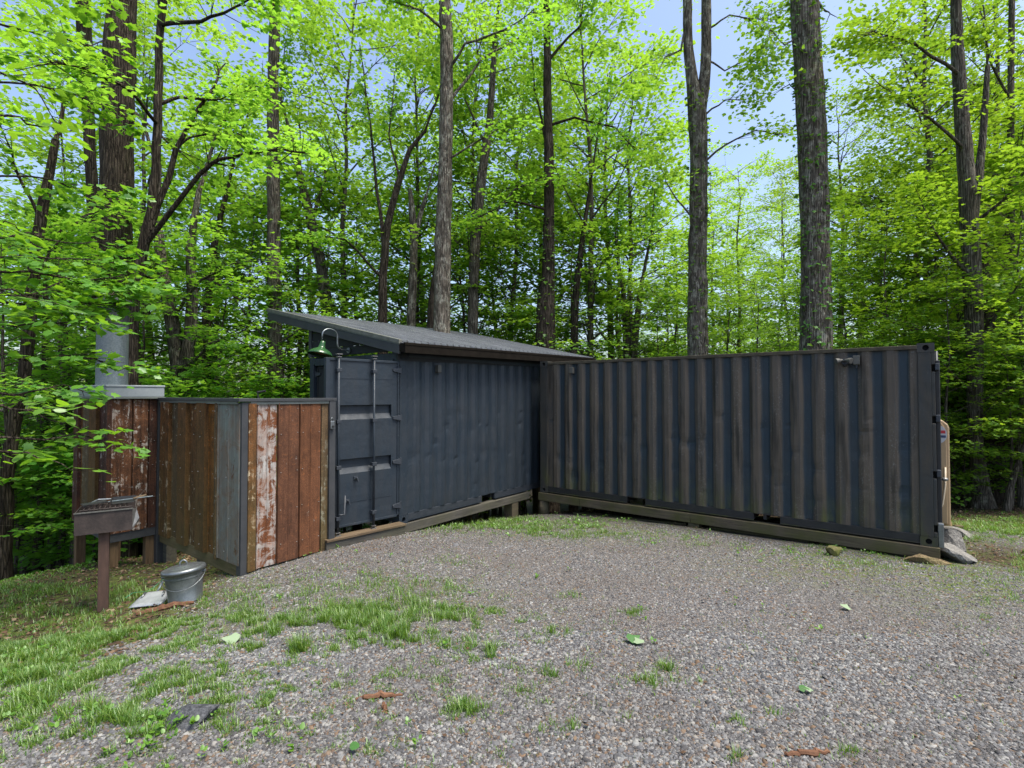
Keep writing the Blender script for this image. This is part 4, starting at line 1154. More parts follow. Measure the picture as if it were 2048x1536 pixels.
cap = MB().box(-.05, CHD + .03, -.05, CHL + .05, FZ + .012, FZ + .145).build('chase_cap', M['capmetal'], ch, bevel=.006)
MB().box(-.062, CHD + .042, -.062, CHL + .062, FZ - .015, FZ + .010).build('cap_drip_edge', M['flash'], cap, bevel=.004)
MB().box(-.058, CHD + .038, -.058, CHL + .058, FZ + .147, FZ + .175).build('cap_lid', M['capmetal'], cap, bevel=.006)
# flue
FP = np.array([-6.11, 7.80, 0])
fl = empty('flue_pipe', (FP[0], FP[1], FZ + .175), 0, 'fat galvanised flue pipe with a dark cap rising from the chase', 'flue')
MB().lathe([(.22, 0), (.205, .012), (.2, .05), (.198, .90), (.202, .905), (.202, .92)], 40).build('pipe', M['flue'], fl, smooth=True, autosmooth=R_(30))
MB().lathe([(.2005, .921), (.204, .923), (.204, .95), (.2, .952), (.198, 1.18), (.21, 1.19)], 40).build('upper_pipe', M['flue_dark'], fl, smooth=True, autosmooth=R_(30))
cp = MB().lathe([(.27, 1.27), (.27, 1.29), (.05, 1.38), (.001, 1.385)], 40).build('rain_cap', M['flue_dark'], fl, smooth=True, autosmooth=R_(30))
for k in range(4):
    a = k * PI / 2 + .4
    MB().tube([(.2 * math.cos(a), .2 * math.sin(a), 1.1), (.22 * math.cos(a), .22 * math.sin(a), 1.275)], .008, 6).build('cap_strut', M['flue_dark'], cp)
MB().lathe([(.2, .30), (.203, .302), (.203, .325), (.2, .327)], 40).build('pipe_band', M['flue'], fl, smooth=True, autosmooth=R_(30))

# tool handle showing above the fence
hp = at(523, 800, 7.3)
hd = empty('spade', (hp[0], hp[1], gh(hp[0], hp[1])), 0, 'black handle of a tool standing behind the fence', 'tool')
tp = at(515, 785, 7.3) - np.array([hp[0], hp[1], gh(hp[0], hp[1])]); tq = at(531, 782, 7.3) - np.array([hp[0], hp[1], gh(hp[0], hp[1])])
MB().tube([tp, tq], .017, 10).build('grip', M['dark_steel'], hd)
MB().tube([tp + (.002, 0, 0), tp + (.01, 0, -.06), tp * [.4, 1, 1] + (.0, 0, -.12), (0, 0, .3)], .012, 8).build('shaft', M['dark_steel'], hd)
MB().box(-.11, .11, -.012, .012, 0, .32).build('blade', M['hardware'], hd, bevel=.01)

# ------------------------------------------------------------------ barbecue box on a post
g0 = np.array([-4.28, 5.02, 0]); GA = R_(33)
GU = np.array([math.cos(GA), math.sin(GA), 0]); GV = np.array([-GU[1], GU[0], 0])
bb = empty('barbecue', (g0[0], g0[1], 0), GA, 'rusty open steel barbecue box with a torn end on one brown post', 'barbecue')
M['bbq'] = plain('burnt_steel', (.008, .008, .009), (.075, .056, .050), 5, .7, .1, .5)
M['ash'] = plain('ash_and_char', (.02, .02, .02), (.16, .15, .14), 22, .95, 0, .6)
M['post'] = plain('rust_painted_post', (.0396, .0234, .0180), (.0990, .0558, .0414), 9, .8, 0, .3, (3, 3, .6))
BX, BY, z0, z1 = .46, .42, .545, .765
# walls as plates; the right-hand wall is torn and folded out
MB().box(0, BX, 0, .006, z0, z1).build('front_wall', M['bbq'], bb)
MB().box(0, .006, .0065, BY, z0, z1).build('side_wall', M['bbq'], bb)
MB().box(.0065, BX, BY - .006, BY, z0, z1).build('back_wall', M['bbq'], bb)
MB().box(.0065, BX, .0065, BY - .0065, z0, z0 + .006).build('base_plate', M['bbq'], bb)
MB().box(.01, BX - .01, .01, BY - .01, z0 + .1, z0 + .14).build('ash_bed', M['ash'], bb)
MB().add([(BX, .0, z1), (BX + .03, .05, z1 - .02), (BX + .055, .03, z1 - .11), (BX + .05, .05, z1 - .15), (BX + .018, .01, z0 + .03), (BX, 0, z0 + .02), (BX + .01, .25, z1), (BX + .03, .25, z0 + .05)],
         [(0, 5, 4, 2, 1), (1, 2, 3), (1, 3, 7, 6), (2, 4, 3)]).build('torn_wall', M['worn_steel'], bb).modifiers.new('thick', 'SOLIDIFY').thickness = .003
MB().box(-.004, BX + .004, -.010, -.0005, z1 - .008, z1 + .004).build('rim', M['worn_steel'], bb)
px_, py_ = .225, .10
P = g0 + GU * px_ + GV * py_
MB().box(px_ - .043, px_ + .043, py_ - .043, py_ + .043, gh(P[0], P[1]) - .12, z0 - .001).build('post', M['post'], bb, bevel=.004)
gt = empty('grill_grate', g0 + np.array([0, 0, z1]), GA, 'bent wire grate lying across the barbecue box', 'grate')
for k in range(9):
    MB().tube([(.06 + k * .042, .03, .012 + .004 * (k % 2)), (.06 + k * .042, .40, .02)], .0045, 6).build('grate_bar', M['bbq'], gt)
for y in (.06, .37): MB().tube([(.03, y, .009), (.45, y, .009)], .006, 6).build('grate_bar', M['bbq'], gt)
tg = empty('spatula', g0 + np.array([0, 0, z1 + .03]), GA, 'long steel spatula resting on the barbecue with its handle sticking out', 'spatula')
MB().tube([(.18, .20, .02), (.62, .24, .035)], .007, 8).build('handle', M['flue'], tg)
MB().obox((.13, .2, .025), (.95, .3, .05), (-.3, .95, 0), (0, 0, 1), .10, .06, .003).build('blade', M['dark_steel'], tg)
pn = empty('shovel_pan', g0 + np.array([0, 0, z1 + .03]), GA, 'small dark ash shovel lying on the barbecue grate', 'ash shovel')
MB().add([(.28, .12, .01), (.46, .14, .01), (.47, .30, .01), (.28, .31, .01), (.27, .11, .05), (.47, .31, .05), (.27, .32, .05)], [(0, 1, 2, 3), (0, 3, 6, 4), (3, 2, 5, 6)]).build('scoop', M['dark_steel'], pn).modifiers.new('thick', 'SOLIDIFY').thickness = .004
MB().tube([(.45, .22, .03), (.56, .26, .05)], .012, 8).build('handle', M['sill'], pn)
fk = empty('tongs', g0 + np.array([0, 0, z1 + .02]), GA, 'pale steel tongs lying at the back of the barbecue', 'tongs')
for s in (0, .03): MB().tube([(.05, .16 + s, .012), (.15, .28 + s, .05), (.27, .33 + s * .3, .04)], .006, 6).build('tong_arm', M['galv'], fk)

# ------------------------------------------------------------------ ash bucket, dustpan, sticks
bp = ground_at(372, 1200)
bk = empty('ash_bucket', (bp[0], bp[1], bp[2] - .02), R_(20), 'galvanised ash bucket with a ridged lid and wire bail beside the grass', 'bucket')
bk.rotation_euler = (R_(-4), R_(-5), R_(20)); bk.scale = (.93, .93, .93)
MB().lathe([(.150, .0), (.154, .004), (.158, .03), (.156, .034), (.178, .27), (.184, .274), (.184, .288), (.180, .292), (.187, .33), (.193, .333), (.193, .345), (.187, .348)], 48).build('pail', M['galv'], bk, smooth=True, autosmooth=R_(35))
lid = MB().lathe([(.203, .325), (.206, .325), (.208, .352), (.200, .366), (.165, .378), (.155, .372), (.145, .382), (.12, .386), (.11, .380), (.10, .390), (.06, .394), (.001, .396)], 48, cap=False).build('lid', M['galv'], bk, smooth=True)
MB().tube([(-.035 * math.cos(a) , 0, .394 + .05 * math.sin(a)) for a in np.linspace(0, PI, 9)], .009, 10).build('lid_handle', M['galv'], lid, smooth=True)
bw = []
for a in np.linspace(-.15, PI + .15, 20):
    bw.append((.20 * math.cos(a), -.20 * math.sin(a) * .98 - .0, .30 - .13 * max(0, math.sin(a))))
bo = MB().tube(bw, .0035, 6).build('bail', M['galv'], bk, smooth=True); bo.rotation_euler = (0, 0, R_(0))
for s in (-1, 1): MB().tube([(s * .183, .0, .30), (s * .205, .0, .30)], .02, 12).build('bail_ear', M['galv'], bk)
# green string
M['string'] = NT('green_string').set((.03, .20, .10), .7)
q0 = ground_at(345, 1165); q1 = ground_at(250, 1210); qt = np.array([bp[0] - .02, bp[1], bp[2] + .43])
pts = [qt, (qt + q0) / 2 + (-.05, 0, .03), q0 + (0, 0, .10)]
for f_ in np.linspace(.15, 1, 7):
    p = q0 * (1 - f_) + q1 * f_; pts.append(p + (0, 0, .06 + .03 * math.sin(f_ * 9)))
tag(MB().tube([np.array(p) - qt for p in pts], .003, 5).build('green_string', M['string'], None), 'thin green string trailing from the bucket lid into the grass', 'string').location = qt
dp_ = ground_at(302, 1206)
dpn = empty('dustpan', dp_ + np.array([0, 0, .03]), R_(14), 'grey metal dustpan lying face down in the grass', 'dustpan')
dpn.rotation_euler = (R_(11), R_(-2), R_(10)); dpn.scale = (.88, .88, .88)
m = MB()
W_, n = .175, 10
prof = [(-.13, .004, 1.0), (-.05, .012, .98), (.05, .022, .93), (.10, .034, .86), (.13, .030, .78), (.14, .004, .74)]
for y, z, s in prof:
    for k in range(n + 1):
        u_ = -1 + 2 * k / n
        m.v.append((W_ * s * u_, y, z * (1 - abs(u_) ** 6) + .002))
m.f = [(i * (n + 1) + j, i * (n + 1) + j + 1, (i + 1) * (n + 1) + j + 1, (i + 1) * (n + 1) + j) for i in range(len(prof) - 1) for j in range(n)]
M['tin'] = plain('pale_tin', (.2600, .2795, .2925), (.4420, .4680, .4810), 12, .45, .5, .1)
o = m.build('pan', M['tin'], dpn, smooth=True); o.modifiers.new('thick', 'SOLIDIFY').thickness = .002
for s in (-1, 1): MB().tube([(s * .11, .02, .026), (s * .10, .10, .042)], [.008, .014], 8).build('pressed_rib', M['galv'], dpn, smooth=True)
MB().tube([(0, .13, .015), (.01, .19, .04), (.015, .26, .075)], [.010, .013, .015], 10).build('handle', M['flue'], dpn, smooth=True)

def stick(a, b, r, label, name='bark_strip', bend=.02, seed=0, flat=.5):
    A = ground_at(*a); B = ground_at(*b)
    A[2] = gh(A[0], A[1]); B[2] = gh(B[0], B[1])
    rr = np.random.default_rng(seed)
    pts = []; rad = []
    for f_ in np.linspace(0, 1, 12):
        p = A * (1 - f_) + B * f_
        p = p + rr.normal(0, .006, 3) + np.array([0, 0, r * flat + bend * math.sin(PI * f_) * .3])
        p[2] = max(p[2], gh(p[0], p[1]) + r * .3)
        pts.append(p - A); rad.append(r * (.45 + .75 * math.sin(PI * min(1, .12 + f_ * .85))) * rr.uniform(.8, 1.15))
    o = MB().tube(pts, rad, 7).build(name, M['stick'], None)
    o.location = A
    return tag(o, label, 'bark')
M['stick'] = mat_wood('red_brown_bark', (.065, .028, .016), (.18, .095, .055), 0)
stick((272, 1232), (388, 1203), .026, 'long strip of red-brown bark lying beside the bucket and dustpan', seed=1)
stick((711, 1398), (806, 1386), .014, 'curved piece of brown bark on the near gravel', seed=2)
stick((766, 1405), (773, 1425), .010, 'small bark chip below the curved bark piece', seed=3)
stick((1572, 1508), (1660, 1500), .012, 'thin twisted bark strip on the gravel at the bottom edge', seed=4)

# ------------------------------------------------------------------ stones
def mat_rock(name, a, b, moss=None):
    t = NT(name); v = t.coord('Object')
    n = t.noise(v, 9, 8, .7, .4); f = t.noise(v, 50, 4, .7)
    col = t.ramp(n, [(.3, a), (.7, b)])
    col = t.mix(t.ramp(f, [(.4, .65), (.6, 0.0)]), col, tuple(np.array(a) * .45))
    if moss: col = t.mix(t.ramp(t.noise(v, 5, 6, .7), [(.38, 0.0), (.55, moss)]), col, (.08, .095, .016))
    t.bump(t.math('ADD', n, f), .8, .015)
    return t.set(col, .9, 0, .25)
M['rock_grey'] = mat_rock('grey_stone', (.1190, .1155, .1085), (.3570, .3432, .3100))
M['rock_slate'] = mat_rock('dark_slate', (.0308, .0338, .0390), (.1330, .1377, .1495))
M['rock_tan'] = mat_rock('tan_stone', (.1500, .1044, .0588), (.3750, .2755, .1680), .35)
M['rock_moss'] = mat_rock('mossy_stone', (.1350, .1200, .0700), (.2850, .2250, .1120), .9)
def rock(px, py, wpx, hgt, depth, mat, label, seed, sink=.3, flat=1.0, rz=0.0):
    P = ground_at(px, py)
    P[2] = gh(P[0], P[1])
    wd = wpx * P[1] / FPX
    bm_ = __import__('bmesh').new()
    __import__('bmesh').ops.create_icosphere(bm_, subdivisions=3, radius=1)
    r = np.random.default_rng(seed)
    cuts = [(r.normal(0, 1, 3), r.uniform(.30, .62)) for _ in range(11)]
    for vv in bm_.verts:
        c = np.array(vv.co)
        for nn, d in cuts:
            nn = nn / np.linalg.norm(nn)
            k = np.dot(c, nn) - d
            if k > 0: c = c - nn * k
        c = c * (1 + .05 * (r.random() - .5))
        vv.co = (c[0] * wd / 1.2, c[1] * depth / 1.2, c[2] * hgt / 1.15)
    me = bpy.data.meshes.new('stone'); bm_.to_mesh(me); bm_.free(); me.materials.append(mat)
    o = bpy.data.objects.new('stone', me); link(o)
    o.location = (P[0], P[1], P[2] + hgt * (.5 - sink)); o.rotation_euler = (0, 0, rz)
    return tag(o, label, 'stone')
rock(382, 1440, 104, .13, .26, M['rock_slate'], 'flat dark slate stone in the weedy near corner', 11, .35)
rock(1670, 1109, 30, .15, .16, M['rock_moss'], 'round mossy stone in front of the long beam', 12, .3)
rock(1853, 1124, 66, .17, .24, M['rock_tan'], 'tan wedge stone against the end of the long beam', 13, .3, rz=-.3)
rock(1908, 1118, 48, .26, .34, M['rock_grey'], 'angular grey stone by the container end, lowest of the pile', 14, .25)
o = rock(1897, 1106, 42, .22, .36, M['rock_grey'], 'rounded grey stone on top of the pile by the container end', 15, .0); 
Pq = at(1898, 1076, o.location.y + .14); o.location = Pq
o = rock(1900, 1085, 46, .16, .5, M['rock_grey'], 'flat grey slab stone behind the pile by the tan cabin', 16, .2)
Pq = at(1902, 1058, 7.9); o.location = (Pq[0], Pq[1], gh(Pq[0], Pq[1]) + .05)

# fallen green leaves on the gravel
M['fallen'] = NT('fallen_leaf_green').set((.035, .11, .02), .6)
M['fallen_pale'] = NT('fallen_leaf_pale').set((.20, .27, .16), .6)
for i, (px, py, s, mt, lab) in enumerate(((1258, 1286, .12, 'fallen', 'dark green fallen leaf on the bare gravel'), (1283, 1291, .09, 'fallen_pale', 'pale underside of a fallen leaf touching the dark green one'), (478, 1287, .13, 'fallen_pale', 'pale fallen leaf in the grass near the bucket'),
                                  (1612, 1370, .07, 'fallen_pale', 'small pale leaf lying on the open gravel'), (1597, 1372, .06, 'fallen', 'small green leaf beside the pale leaf on open gravel'), (1690, 1216, .09, 'fallen_pale', 'lone pale leaf on gravel before the weathered container'), (712, 1512, .06, 'fallen', 'tiny round green leaf at the bottom edge of the gravel'))):
    P = ground_at(px, py); P[2] = gh(P[0], P[1]) + .03
    an = 1.3 * i + .6
    lv, lt = leaves_mesh(np.zeros((1, 3)), np.array([[math.cos(an), math.sin(an), .05]]), np.array([[.1, -.35, 1.0]]), np.array([s]), MAPLE6 if i != 6 else ROUND)
    o = bpy.data.objects.new('fallen_leaf', fast_mesh('fallen_leaf', lv, lt, M[mt])); link(o); o.location = P
    tag(o, lab, 'leaf')

# ------------------------------------------------------------------ portable toilet behind the container end
M['tan'] = plain('tan_plastic', (.3360, .2400, .1360), (.4160, .3040, .1840), 3, .5, 0, .05)
M['tan_light'] = plain('pale_tan_plastic', (.60, .50, .36), (.68, .58, .44), 3, .5, 0, .05)
M['tan_dark'] = plain('dark_tan_plastic', (.16, .10, .05), (.20, .13, .07), 3, .5, 0, .05)  # darker tan for one moulding and the skid base
M['white_pl'] = plain('white_plastic', (.4200, .4340, .4620), (.5320, .5460, .5600), 3, .5, 0, .05)
M['red'] = NT('red_print').set((.45, .03, .04), .5)
M['navy'] = NT('navy_print').set((.03, .05, .12), .5)
T0 = RN + U * 2.62 - V * .275
tz = gh(*(T0 + U * .5)[:2]) - .02
pt_ = empty('portable_toilet', (T0[0], T0[1], tz), TH, 'tan plastic portable toilet half hidden behind the container end', 'portable toilet')
TW, TH_ = 1.10, 2.05
# local: x = U (away), y = V (left); visible face is x=0
pr = []
for k in range(13):
    a = PI * k / 12
    pr.append((.5 * TW + .5 * TW * -math.cos(a) * 1.0, TH_ - .35 + .22 * math.sin(a)))
out = [(0, .08)] + [(0, TH_ - .35)] + pr[1:-1] + [(TW, TH_ - .35), (TW, .08)]
m = MB()
k = len(out)
m.v = [(0, y, z) for y, z in out] + [(TW, y, z) for y, z in out]
m.f = [tuple(range(k))] + [tuple(range(2 * k - 1, k - 1, -1))] + [(i, k + i, k + (i + 1) % k, (i + 1) % k) for i in range(k)]
body = m.build('cabin', M['tan'], pt_, bevel=.02)
# raised arch-topped panel near the visible edge, with swoosh mouldings and the round sticker
arch = []
for q in range(13):
    a = PI * q / 12
    arch.append((.16 - .12 * math.cos(a), TH_ - .50 + .26 * math.sin(a)))
ap = [(.04, .12)] + arch + [(.28, .12)]
m = MB(); k = len(ap)
m.v = [(-.022, y, z) for y, z in ap] + [(-.001, y, z) for y, z in ap]
m.f = [tuple(range(k - 1, -1, -1))] + [(i, (i + 1) % k, k + (i + 1) % k, k + i) for i in range(k)]
m.build('arched_panel', M['tan'], pt_, bevel=.008)
st = MB().tube([(-.0225, .13, TH_ - .46), (-.0265, .13, TH_ - .46)], .10, 28).build('round_sticker', M['white_pl'], pt_)
for vv in st.data.vertices: vv.co.z = (vv.co.z - (TH_ - .46)) * 1.45 + TH_ - .46
MB().box(-.0285, -.0268, .05, .21, TH_ - .445, TH_ - .395).build('red_band', M['red'], st)
MB().box(-.0285, -.0268, .045, .215, TH_ - .515, TH_ - .475).build('navy_band', M['navy'], st)
MB().tube([(-.03, .06, 1.05), (-.032, .065, .75), (-.032, .10, .45), (-.03, .19, .18)], .013, 8).build('pale_moulding', M['tan_light'], pt_, smooth=True)
MB().tube([(-.024, .24, 1.25), (-.026, .22, 1.02), (-.026, .155, .78)], .012, 8).build('dark_moulding', M['tan_dark'], pt_, smooth=True)
MB().tube([(-.026, .155, .775), (-.026, .185, .55)], .012, 8).build('pale_moulding', M['tan_light'], pt_, smooth=True)
m = MB(); k = len(pr)
for x in (-.05, TW + .05):
    for y, z in pr: m.v.append((x, .5 * TW + (y - .5 * TW) * .75 + .12, z + .03 + (.10 if True else 0)))
m.f = [(i, i + 1, k + i + 1, k + i) for i in range(k - 1)]
m.build('roof', M['white_pl'], pt_, smooth=True).modifiers.new('thick', 'SOLIDIFY').thickness = .03
MB().box(-.04, TW + .04, -.03, TW + .03, 0, .085).build('skid_base', M['tan_dark'], pt_, bevel=.01)
bpos = T0 - V * .02 - U * .02
b = MB().box(-.06, .06, -.05, .05, 0, .06).build('paving_chip', M['sill'], None, bevel=.012)
b.location = (bpos[0] + .02, bpos[1] - .08, gh(bpos[0], bpos[1] - .08)); tag(b, 'small pinkish block at the foot of the tan cabin', 'block')

# ------------------------------------------------------------------ trees
def rot_about(v, ang):
    c, s = math.cos(ang), math.sin(ang)
    return np.array([v[0] * c - v[1] * s, v[0] * s + v[1] * c, v[2]])
def spray(r, C, direc, n, rad, tilt=.25, droop=.12):
    """flat fan of leaves round a twig at C pointing along direc"""
    d = direc / (np.linalg.norm(direc) + 1e-9)
    t = r.uniform(-.25, 1.0, n) * rad
    lat = r.normal(0, .42, n) * rad
    sd = np.cross(d, [0, 0, 1.0]); sd /= np.linalg.norm(sd) + 1e-9
    nz = np.cross(sd, d)
    P = C + t[:, None] * d + lat[:, None] * sd + (r.normal(0, .07, n) * rad - droop * (t ** 2 + lat ** 2) / rad)[:, None] * nz
    an = r.normal(0, .8, n) + np.where(lat > 0, .5, -.5)
    D = np.cos(an)[:, None] * d + np.sin(an)[:, None] * sd + (r.normal(-.22, .25, n))[:, None] * np.array([0, 0, 1.0])
    N = np.array([0, 0, 1.0]) + r.normal(0, tilt, (n, 3))
    return P, D, N
def bend_path(r, p0, direc, ln, n=6, lift=.0, wob=.10):
    pts = [np.array(p0, float)]; d = direc / np.linalg.norm(direc)
    for i in range(n):
        d = d + r.normal(0, wob, 3) * .5 + np.array([0, 0, lift])
        d /= np.linalg.norm(d)
        pts.append(pts[-1] + d * ln / n)
    return pts
def grow(seed, H, r0, crown0, spread, nlimb, sprays, nleaf, lsize, tmpl, el=(.1, .7), rad=.55, profile='round', wob=.05, sub=3, dirbias=None):
    """template tree with its base at the origin: returns (trunk MB, leaf verts, leaf tris)"""
    r = np.random.default_rng(seed)
    m = MB()
    n = 9
    axis = [np.array([0, 0, -.35])]
    off = np.zeros(2)
    for i in range(1, n + 1):
        off = off + r.normal(0, wob * H / n, 2)
        axis.append(np.array([off[0], off[1], H * i / n]))
    radii = [r0 * 1.25] + [r0 * (1 - .93 * (i / n) ** 1.15) for i in range(1, n + 1)]
    m.tube(axis, radii, 9, cap=False)
    Ps, Ds, Ns = [], [], []
    g = r.uniform(0, 6.28)
    for k in range(nlimb):
        f = crown0 + (1 - crown0) * (k + .5) / nlimb
        h = H * f
        q = f * n; i = min(int(q), n - 1)
        p0 = axis[i] * (1 - (q - i)) + axis[i + 1] * (q - i)
        g += 2.4 + r.normal(0, .35)
        e = r.uniform(*el) + (f - crown0) * .35
        u_ = (f - crown0) / (1 - crown0)
        pf = {'round': .35 + .65 * math.sin(PI * min(1, .18 + u_ * .82)), 'cone': 1 - .75 * u_, 'top': .45 + .55 * math.sin(PI * (u_ * .8 + .2))}[profile]
        ln = spread * pf * r.uniform(.7, 1.2)
        d = np.array([math.cos(g) * math.cos(e), math.sin(g) * math.cos(e), math.sin(e)])
        pts = bend_path(r, p0, d, ln, 6, -.02 if e > .4 else .02, .16)
        rr = max(.012, r0 * .36 * (1 - f * .6))
        m.tube(pts, [rr * (1 - .85 * j / 6) for j in range(7)], 5, cap=False)
        for s in range(sprays):
            tt = r.uniform(.25, 1.02) * 6; j = min(int(tt), 5); fr = tt - j
            b = pts[j] * (1 - fr) + pts[j + 1] * fr
            dd = pts[j + 1] - pts[j]; dd = dd / np.linalg.norm(dd)
            dd = rot_about(dd, r.normal(0, .9)); dd[2] = dd[2] * .4 + r.normal(0, .15)
            L = r.uniform(.2, .95) * rad * 1.8
            c = b + dd * L
            m.tube([b, (b + c) / 2 + r.normal(0, .03, 3), c + dd * rad * .5], [rr * .3, rr * .2, .003], 3, cap=False)
            a, b2, c2 = spray(r, c, dd, int(nleaf * r.uniform(.6, 1.4)), rad * r.uniform(.7, 1.25))
            Ps.append(a); Ds.append(b2); Ns.append(c2)
    P, D, N = map(np.concatenate, (Ps, Ds, Ns))
    S = lsize * r.uniform(.6, 1.2, len(P))
    lv, lt = leaves_mesh(P, D, N, S, tmpl)
    return m, lv, lt
class Kind:
    def __init__(s, trunk, lv, lt, bark, leaf):
        me = bpy.data.meshes.new('trunk'); me.from_pydata(trunk.v, [], trunk.f); me.materials.append(bark)
        me.polygons.foreach_set('use_smooth', [True] * len(me.polygons)); s.trunk = me
        s.crown = fast_mesh('crown', lv, lt, leaf)
def plant(kind, name, loc, scale, rz, label, cat, group=None, sz=1.0, crown_only=False, leaf=None):
    t = empty(name, loc, rz, label, cat, group)
    for nm, me in (('trunk', kind.trunk), ('crown', kind.crown)):
        o = bpy.data.objects.new(nm, me); link(o, t)
        o.scale = (scale, scale, scale * sz)
        if nm == 'crown' and leaf is not None:
            o.material_slots[0].link = 'OBJECT'; o.material_slots[0].material = leaf
    return t
canopy = [Kind(*grow(100 + i, 20, .22, .28, 4.2, 34, 8, 34, .165, QUAD, (.15, .8), .75, 'round', .03), M['bark3'], M['leaf_far']) for i in range(4)]
slim = [Kind(*grow(140 + i, 14, .11, .16, 2.5, 30, 7, 36, .135, QUAD, (.15, .8), .6, 'round', .05), M['bark4'], M['leaf_far']) for i in range(3)]
under = [Kind(*grow(200 + i, 7.5, .065, .16, 2.3, 26, 7, 26, .115, MAPLE6, (-.05, .5), .5, 'round', .07), M['bark4'], M['leaf_mid']) for i in range(4)]
shrub = [Kind(*grow(300 + i, 2.2, .022, .10, 1.1, 16, 5, 24, .095, MAPLE6, (.1, .7), .35, 'round', .12), M['bark4'], M['leaf_mid']) for i in range(3)]

def col_at(px, Y): return np.array([(px - 1024) / FPX * Y, Y])
# saplings of the understory, by zone
GAPS = [(205, 'left of the thick dark trunk'), (365, 'between the thick dark trunk and the forked tree'), (550, 'between the forked tree and the roof corner'), (765, 'between the roof corner and the sweeping trunk'),
        (885, 'just left of the lichen-spotted trunk'), (1098, 'between the lichen-spotted and rugged dark trunks'), (1395, 'between the rugged dark and twin-forked trunks'), (1630, 'between the twin-forked and ivy-hung trunks'),
        (1945, 'between the ivy-hung trunk and gnarled tree'), (9999, 'right of the gnarled grey tree')]
ORD = ['nearest', 'second nearest', 'third nearest', 'fourth nearest', 'fifth nearest', 'sixth nearest', 'seventh nearest', 'eighth nearest', 'ninth nearest', 'tenth nearest', 'eleventh nearest', 'twelfth nearest', 'thirteenth nearest', 'fourteenth nearest', 'fifteenth nearest', 'sixteenth nearest', 'seventeenth nearest', 'eighteenth nearest'] + [q + ' nearest' for q in ('nineteenth', 'twentieth', 'twenty-first', 'twenty-second', 'twenty-third', 'twenty-fourth', 'twenty-fifth', 'twenty-sixth')] + ['farthest'] * 20
def name_by_gap(items, kind):
    """items: (px, Y, ...) -> label per item, ordered by distance within each gap between landmark trunks"""
    out = [None] * len(items); by = {}
    for k, it in enumerate(items):
        g = next(j for j, (lim, _) in enumerate(GAPS) if it[0] < lim)
        by.setdefault(g, []).append(k)
    for g, ks in by.items():
        for n, k in enumerate(sorted(ks, key=lambda q: items[q][1])): out[k] = f'{ORD[n]} {kind} {GAPS[g][1]}'
    return out
UZ = {
 'left': ('young maples behind the fence', [(20, 8.8, .8), (120, 10, .95), (290, 11.5, 1.0), (60, 12.5, 1.15), (420, 13, 1.0), (185, 14, 1.2), (-40, 10.5, 1.1), (350, 16.5, 1.55), (480, 15.5, 1.5), (250, 19, 1.7), (90, 17, 1.5), (140, 21, 1.8), (430, 20, 1.8), (330, 11.2, .5), (450, 12.2, .58), (505, 12.8, .5), (395, 14.5, .75), (240, 12.2, .6), (40, 9.6, .5)], 'leaf_mid'),
 'mid': ('young maples behind the navy container', [(560, 14.5, .95), (640, 17, 1.5), (720, 18.5, 1.7), (800, 16.5, 1.05), (930, 18, 1.6), (1000, 17, .9), (1080, 20.5, 1.7), (870, 21, 1.7), (590, 20, 1.8), (990, 22, 1.9), (760, 15.5, .7), (620, 14.6, .6), (690, 15.2, .62), (850, 15.4, .55), (960, 15.6, .55), (1040, 15.8, .6), (900, 19, .9), (560, 17.5, .85)], 'leaf_far'),
 'right': ('young maples behind the weathered container', [(1150, 17, 1.3), (1240, 19, 1.6), (1320, 16, .9), (1440, 17, 1.0), (1520, 14.5, .85), (1590, 18.5, 1.05), (1700, 15, .95), (1480, 22, 1.1), (1350, 21, 1.4), (1650, 22, 1.2), (1560, 12.8, .6), (1190, 22, 1.9), (1205, 15.2, .55), (1285, 15.4, .58), (1445, 13.9, .52), (1500, 13.4, .5), (1350, 14.6, .5), (1680, 12.6, .5)], 'leaf_far'),
 'far right': ('young maples beyond the tan cabin', [(1770, 13.5, 1.05), (1850, 15.5, 1.25), (1930, 13.5, 1.05), (2040, 11.5, .95), (2080, 13, 1.25), (2000, 15.5, 1.35), (1820, 18.5, 1.45), (1760, 18, 1.35), (1960, 19, 1.5), (2080, 17, 1.5), (1890, 11.5, .7), (1745, 12.4, .52), (1810, 12.6, .6), (1925, 12.2, .55), (2015, 11.2, .5), (1960, 14.5, .8)], 'leaf_yellow'),
}
allu = [it for _, lst, _ in UZ.values() for it in lst]
ulab = name_by_gap(allu, 'young maple')
i = 0
for z_, (grp, lst, lf) in UZ.items():
    for px, Y, s in lst:
        x, y = col_at(px, Y)
        plant(under[i % 4], 'maple_sapling', (x, y, gh(x, y)), s, i * 1.91, ulab[i], 'tree', grp, 1.0, leaf=M[lf] if lf else None)
        i += 1
